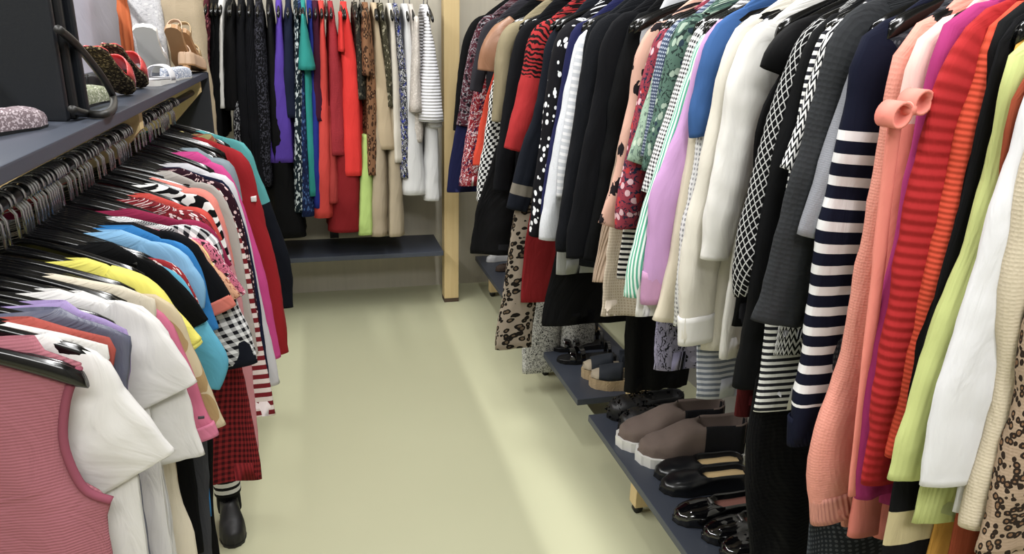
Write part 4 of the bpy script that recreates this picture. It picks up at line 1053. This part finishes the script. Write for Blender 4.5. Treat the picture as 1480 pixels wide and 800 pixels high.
def shoe(kind, name, label, toe, heel, z, W=None, mats=None, pitch=0, roll=0, L=None, group=None):
    a, b, L0, ang = frame_at(toe, heel, z)
    L_ = L or L0; W = W or L_ * .34
    if L: b = a - (a - b).normalized() * L
    c = (a + b) / 2
    root = empty(name, (c.x, c.y, z)); tag(root, label, 'boot' if 'boot' in name else ('sandal' if 'sandal' in name else 'shoe'), group)
    root.rotation_euler = (roll, -pitch, ang)
    if pitch: root.location.z = z + math.sin(abs(pitch)) * L_ / 2 * .98
    M = mats
    if kind == 'loafer':
        from_bm('sole', sole_bm(L_, W, 0, .016, .006), M['sole'], root, False)
        from_bm('upper', upper_bm(L_, W, .016, .006, M.get('vamp', .48), .050, .036), M['upper'], root)
        from_bm('insole', insole_bm(L_, W, .038, .026, .006, .03, .60, .86), M['insole'], root)
        if M.get('trim'):
            from_bm('strap', band_bm(L_, W * .96, .56, .63, .012, .046, th=.004), M['upper'], root)
            tb = bmesh.new(); box_bm(tb, (L_ * .10, 0, .060), (.006, .028, .006), .002); from_bm('buckle', tb, plain('steel', 'a8a8ac', .25, metal=.9), root)
    elif kind == 'sneaker':
        from_bm('sole', sole_bm(L_, W * 1.12, 0, .036, .036, grow=1.05), M['sole'], root, False)
        from_bm('upper', upper_bm(L_, W, .034, .032, .40, .110, .050, back=.118), M['upper'], root)
        from_bm('toe_band', band_bm(L_, W * 1.0, .60, .63, .026, .078, th=.003, zslope=.05), M['seam'], root)
        from_bm('elastic_panel', upper_bm(L_, W * 1.015, .028, .026, .40, .117, .05, back=.120, x_start=0.0, x_end=.42), M['panel'], root)
    elif kind == 'flat':
        from_bm('sole', sole_bm(L_, W, 0, .008, .005), M['sole'], root, False)
        from_bm('upper', upper_bm(L_, W, .008, .005, .66, .034, .030), M['upper'], root)
        from_bm('insole', insole_bm(L_, W, .012, .008, .004, .04, .72, .76), M['insole'], root)
    elif kind == 'wedge':
        from_bm('sole', sole_bm(L_, W * 1.03, 0, .060, .042), M['sole'], root, False)
        from_bm('insole', insole_bm(L_, W, .060, .042, .004, g=.95), M['insole'], root)
        from_bm('upper', band_bm(L_, W, .50, .86, .045, .062, th=.004, zslope=.35), M['upper'], root)
        from_bm('toe_cap', band_bm(L_, W, .84, .97, .043, .032, th=.004, zslope=.3), M['toe'], root)
        from_bm('heel_strap', upper_bm(L_, W * .98, .058, .055, .36, .055, .04, back=.060, x_start=0, x_end=.36), M['upper'], root)
    elif kind == 'sandal':
        from_bm('sole', sole_bm(L_, W, 0, M.get('hz', .018), M.get('tz', .012)), M['sole'], root, False)
        from_bm('insole', insole_bm(L_, W, M.get('hz', .018), M.get('tz', .012), .003, g=.93), M['insole'], root)
        for (x0, x1, h, sk) in M.get('bands', [(.70, .80, .045, .02), (.58, .66, .055, -.03), (.12, .18, .07, 0)]):
            from_bm('strap', band_bm(L_, W, x0, x1, .010, h, sk), M['upper'], root)
    elif kind == 'heel':
        from_bm('sole', sole_bm(L_, W, .0, .006, .006), M['sole'], root, False)
        from_bm('upper', upper_bm(L_, W, .006, .006, .62, .045, .032), M['upper'], root)
        bm = bmesh.new(); bmesh.ops.create_cone(bm, cap_ends=True, segments=14, radius1=.007, radius2=.018, depth=.05); bmesh.ops.translate(bm, vec=(-L_ * .42, 0, -.024), verts=bm.verts)
        from_bm('heel', bm, M['sole'], root)
    elif kind == 'furry':
        from_bm('sole', sole_bm(L_, W, 0, .02, .014), M['sole'], root, False)
        bm = upper_bm(L_, W * 1.08, .018, .012, .45, .06, .055)
        from_bm('upper', bm, M['upper'], root)
        rr = random.Random(int(c.x * 999)); fb = bmesh.new()
        for k in range(260):
            x = rr.random() ** .8; th = rr.uniform(.0, PI); w = lerp_tab(WID, min(.97, x)) * W * .56; h = lerp_tab([(0, .06), (.5, .07), (.85, .055), (1, .02)], x)
            p = Vector(((x - .5) * L_, w * math.cos(th), .014 + h * math.sin(th)))
            n = Vector((rr.uniform(-.4, .4), math.cos(th), math.sin(th))).normalized()
            if x < .45 and math.sin(th) > .75: continue
            t = n.orthogonal().normalized(); u2 = n.cross(t); s_ = rr.uniform(.004, .008)
            q = [fb.verts.new(p + n * .003 + t * s_ * math.cos(a) + u2 * s_ * math.sin(a) + n * rr.uniform(0, .006)) for a in (0, 1.6, 3.1, 4.7)]
            tip = fb.verts.new(p - n * .002)
            fb.faces.new(q)
            for i2 in range(4): fb.faces.new((q[i2], tip, q[(i2 + 1) % 4]))
        bmesh.ops.recalc_face_normals(fb, faces=fb.faces)
        o = from_bm('sequins', fb, M['seq'], root, False); o['kind'] = 'stuff'
    return root
PAT = plain('patent_black', '08080a', .08, coat=1); MATB = plain('matt_black', '101012', .5); BLK_SOLE = plain('black_rubber', '0c0c0d', .6)
CRMI = plain('cream_leather', 'c6ab7d', .55); TAN = plain('tan_leather', 'a07a54', .5); WHR = plain('white_rubber', 'dcdbd6', .5)
SUEDE = plain('brown_grey_suede', '685a53', .9, bumpsc=200, bumpst=.3); DARKP = fabric('solid', ('1d1d20',), rib=('u', .004, .5), obj=True)
JUTE = plain('jute', 'b09a78', .9, bumpsc=160, bumpst=1.0); DEN = plain('dark_denim', '1c222b', .8, bumpsc=250); LIN_ = plain('pale_canvas', 'a89c88', .8)
SEQM = plain('black_sequin', '0a0a0c', .12, metal=.5)
ZS = .2004
lo = dict(sole=BLK_SOLE, upper=plain('soft_black_leather', '0f1013', .28), insole=CRMI)
shoe('loafer', 'leather_loafer', 'black leather flat loafer with cream insole, nearer the camera of its pair', (953, 708), (1078, 702), ZS, mats=lo)
shoe('loafer', 'leather_loafer', 'black leather flat loafer with cream insole, just behind its mate beside the sneakers', (945, 688), (1070, 683), ZS, mats=lo)
pl_ = dict(sole=BLK_SOLE, upper=PAT, insole=plain('rose_insole', '7a5148', .5), trim=True, vamp=.5)
shoe('loafer', 'patent_loafer', 'shiny black patent loafer next to the cream lined loafers', (972, 752), (1098, 742), ZS, mats=pl_)
shoe('loafer', 'patent_loafer', 'shiny black patent loafer, second from the bottom of the picture', (1014, 778), (1142, 766), ZS, mats=pl_)
shoe('loafer', 'patent_loafer', 'shiny black patent shoe cut off by the bottom edge of the picture', (1040, 803), (1170, 790), ZS, mats=pl_)
sn = dict(sole=WHR, upper=SUEDE, seam=SUEDE, panel=DARKP)
shoe('sneaker', 'suede_sneaker', 'brown grey suede high top sneaker with white sole, front one of the pair', (920, 664), (1072, 660), ZS, mats=sn)
shoe('sneaker', 'suede_sneaker', 'brown grey suede high top sneaker with white sole, rear one of the pair', (892, 642), (1040, 634), ZS, mats=sn)
fu = dict(sole=BLK_SOLE, upper=MATB, seq=SEQM)
shoe('furry', 'sequined_slipper', 'black sequined slipper whose toe points at the aisle, front one of its pair', (893, 622), (1005, 612), ZS, mats=fu)
shoe('furry', 'sequined_slipper', 'black sequined slipper farther from the camera at the shelf end', (877, 603), (985, 592), ZS, mats=fu)
wd = dict(sole=JUTE, insole=LIN_, upper=DEN, toe=LIN_)
shoe('wedge', 'espadrille_wedge', 'dark denim espadrille wedge with jute sole, front one of the pair', (851, 556), (945, 562), ZS, mats=wd)
shoe('wedge', 'espadrille_wedge', 'dark denim espadrille wedge with jute sole, rear one of the pair', (840, 544), (925, 544), ZS, mats=wd)
bs = dict(sole=BLK_SOLE, insole=MATB, upper=PAT)
shoe('sandal', 'black_sandal', 'glossy black strappy sandal just behind the espadrille wedges', (805, 522), (890, 518), ZS, mats=bs)
shoe('sandal', 'black_sandal', 'glossy black strappy sandal second behind the espadrille wedges', (797, 505), (878, 499), ZS, mats=bs)
ts = dict(sole=BLK_SOLE, insole=CRMI, upper=MATB, bands=[(.55, .68, .05, .03), (.10, .16, .06, 0)])
shoe('sandal', 'cream_insole_sandal', 'black strapped sandal with cream insole, nearer of its pair', (797, 485), (868, 480), ZS, mats=ts)
shoe('sandal', 'cream_insole_sandal', 'black strapped sandal with cream insole, farther of its pair', (790, 474), (858, 468), ZS, mats=ts)
br = dict(sole=TAN, insole=plain('brown_leather', '7c5038', .5), upper=plain('brown_strap', '5a3424', .5))
shoe('sandal', 'brown_sandal', 'brown leather sandal next to the red dress hem, nearer one', (767, 463), (825, 459), ZS, mats=br)
shoe('sandal', 'brown_sandal', 'brown leather sandal next to the red dress hem, farther one', (764, 452), (820, 448), ZS, mats=br)
shoe('flat', 'white_slip_on', 'white slip on shoe at the far end of the right shoe shelf', (703, 378), (736, 375), ZS, mats=dict(sole=WHR, upper=plain('white_leather', 'd5d5d8', .4), insole=CRMI))
shoe('flat', 'brown_flat', 'dark brown flat shoe behind the leopard trousers on the far shelf', (716, 392), (752, 389), ZS, mats=dict(sole=BLK_SOLE, upper=plain('brown_suede', '3c2c22', .8), insole=CRMI))
# shoes and bag on the left shelf
ZL = 1.3455
GLIT = fabric('sequin', ('77686d', 'b8aab0'), sc=.35, rough=.35, obj=True)
shoe('flat', 'glitter_ballet_flat', 'rose silver glitter ballet flat at the near end of the left shelf', (57, 180), (-70, 205), ZL, mats=dict(sole=BLK_SOLE, upper=GLIT, insole=CRMI), W=.085)
SNK = fabric('floral', ('8f9378', '4c5642', 'bcbcaa'), sc=.35, obj=True)
shoe('flat', 'snakeskin_flat', 'pale green snakeskin flat between the black bag and coral sandals', (138, 142), (85, 162), ZL, mats=dict(sole=BLK_SOLE, upper=SNK, insole=CRMI))
COR = plain('coral_patent', 'cc4a4a', .25, coat=.5)
cs = dict(hz=.006, tz=.006, insole=COR, sole=fabric('floral', ('2b2420', '6a5a40', '9c8a60'), sc=.4, obj=True), upper=COR, bands=[(.60, .92, .06, 0)])
shoe('sandal', 'coral_sandal', 'coral red patent slide sandal propped up behind the bag strap, front one', (186, 136), (100, 162), ZL, mats=cs, pitch=-.5, L=.28, W=.08)
shoe('sandal', 'coral_sandal', 'coral red patent slide sandal propped up, rear one of the pair', (206, 126), (128, 146), ZL, mats=cs, pitch=-.5, L=.28, W=.08)
ws = dict(sole=WHR, insole=plain('grey_white_insole', 'b0b0b4', .6), upper=plain('white_strap', 'd6d6da', .4), bands=[(.58, .86, .05, 0)])
shoe('sandal', 'white_slide_sandal', 'white slide sandal lying flat beside the coral pair', (240, 117), (168, 138), ZL, mats=ws, L=.25, W=.095)
shoe('sandal', 'white_slide_sandal', 'white slide sandal leaning upright with its pale sole facing out', (228, 104), (180, 120), ZL, mats=ws, pitch=-.9, roll=0, L=.23, W=.11)
shoe('flat', 'blue_pattern_flat', 'blue and white patterned flat shoe between white and beige shoes', (268, 111), (238, 118), ZL, mats=dict(sole=WHR, upper=fabric('floral', ('b0b6c4', '5a6a8c', 'e4e4e8'), sc=.4, obj=True), insole=CRMI), L=.23)
BEI = plain('beige_satin', 'b79a80', .4)
shoe('heel', 'beige_pump', 'beige pointed pump near the far end of the left shelf', (290, 103), (252, 112), ZL, mats=dict(sole=TAN, upper=BEI), pitch=-.16, L=.24)
shoe('sandal', 'beige_sandal', 'beige strappy sandal standing propped up at the far end of the left shelf', (272, 104), (240, 112), ZL, mats=dict(sole=TAN, insole=BEI, upper=BEI), pitch=-.85, L=.24, W=.08)
shoe('sandal', 'gold_sandal', 'gold beige sandal propped behind the beige pump', (286, 101), (262, 106), ZL, mats=dict(sole=TAN, insole=BEI, upper=plain('gold_leather', 'a98f68', .35)), pitch=-.75, L=.24, W=.08)
shoe('flat', 'black_flat', 'black flat shoe lying between snakeskin flat and coral sandals', (152, 122), (98, 142), ZL, mats=dict(sole=BLK_SOLE, upper=MATB, insole=MATB), L=.24)
# black leather bag
LEA = plain('black_leather', '14171c', .38, bumpsc=180, bumpst=.15)
c = on_z(112, 176, ZL)
bag = empty('leather_bag', (c.x, c.y, ZL), math.radians(-12)); tag(bag, 'tall black leather bag standing on the left shelf beside the glitter flat', 'bag')
bm = bmesh.new(); box_bm(bm, (-.17, .008, .20), (.30, .016, .40), .006); from_bm('front_panel', bm, LEA, bag, False)
bm = bmesh.new(); box_bm(bm, (-.17, .092, .20), (.30, .016, .40), .006); from_bm('back_panel', bm, LEA, bag, False)
for k, (yy, ins) in enumerate(((.029, .012), (.050, .003), (.071, .012))):
    bm = bmesh.new(); box_bm(bm, (-.17, yy, .196), (.30 - ins * 2, .020, .392), .008); from_bm('gusset_fold', bm, plain('gusset_leather', '0c0d10', .5), bag, False)
pts = [(84, 42), (108, 62), (138, 98), (156, 124), (164, 142), (163, 157), (150, 165), (125, 164), (104, 158)]
W3 = [(lambda p, q: p if p.z > 1.355 else q)(on_x(x, y, -.478), on_z(x, y, 1.355)) for x, y in pts]
inv = (Matrix.Translation(bag.location) @ Matrix.Rotation(math.radians(-12), 4, 'Z')).inverted()
sm = []
for i in range(33):
    sm.append(inv @ Vector(catmull([tuple(p) for p in W3], i / 32)))
bm = bmesh.new(); tube(bm, sm, .0085, 8); bmesh.ops.recalc_face_normals(bm, faces=bm.faces); from_bm('strap', bm, plain('strap_leather', '1b1a18', .5), bag)
# ankle boot on the floor under the left rail
a, b, L0, ang = frame_at((356, 768), (316, 766), 0)
root = empty('sock_boot', ((a.x + b.x) / 2, (a.y + b.y) / 2, 0)); root.rotation_euler = (0, 0, ang - 1.1); tag(root, 'black sock boot with striped cuff standing on the floor at left', 'boot')
Lb = .18
from_bm('sole', sole_bm(Lb, .08, 0, .02, .01), BLK_SOLE, root, False)
from_bm('upper', upper_bm(Lb, .078, .018, .009, .40, .10, .05), MATB, root)
sh = sweep([(-.045, 0, .20, .038, .036), (-.045, 0, .14, .037, .035), (-.045, 0, .06, .042, .036)], rows=8, seg=20, body=True, fold=(1, 0, 0), crease=.002, hem=False); bmesh.ops.recalc_face_normals(sh, faces=sh.faces)
from_bm('shaft', sh, fabric('solid', ('0d0d10',)), root)
sh = sweep([(-.045, 0, .25, .043, .041), (-.045, 0, .18, .043, .041), (-.045, 0, .125, .043, .041)], rows=8, seg=20, body=True, fold=(1, 0, 0), crease=.001, cap_top=False); bmesh.ops.recalc_face_normals(sh, faces=sh.faces)
from_bm('striped_cuff', sh, fabric('hstripe_thin', ('d8d8d8', '18181a'), sc=.5), root)
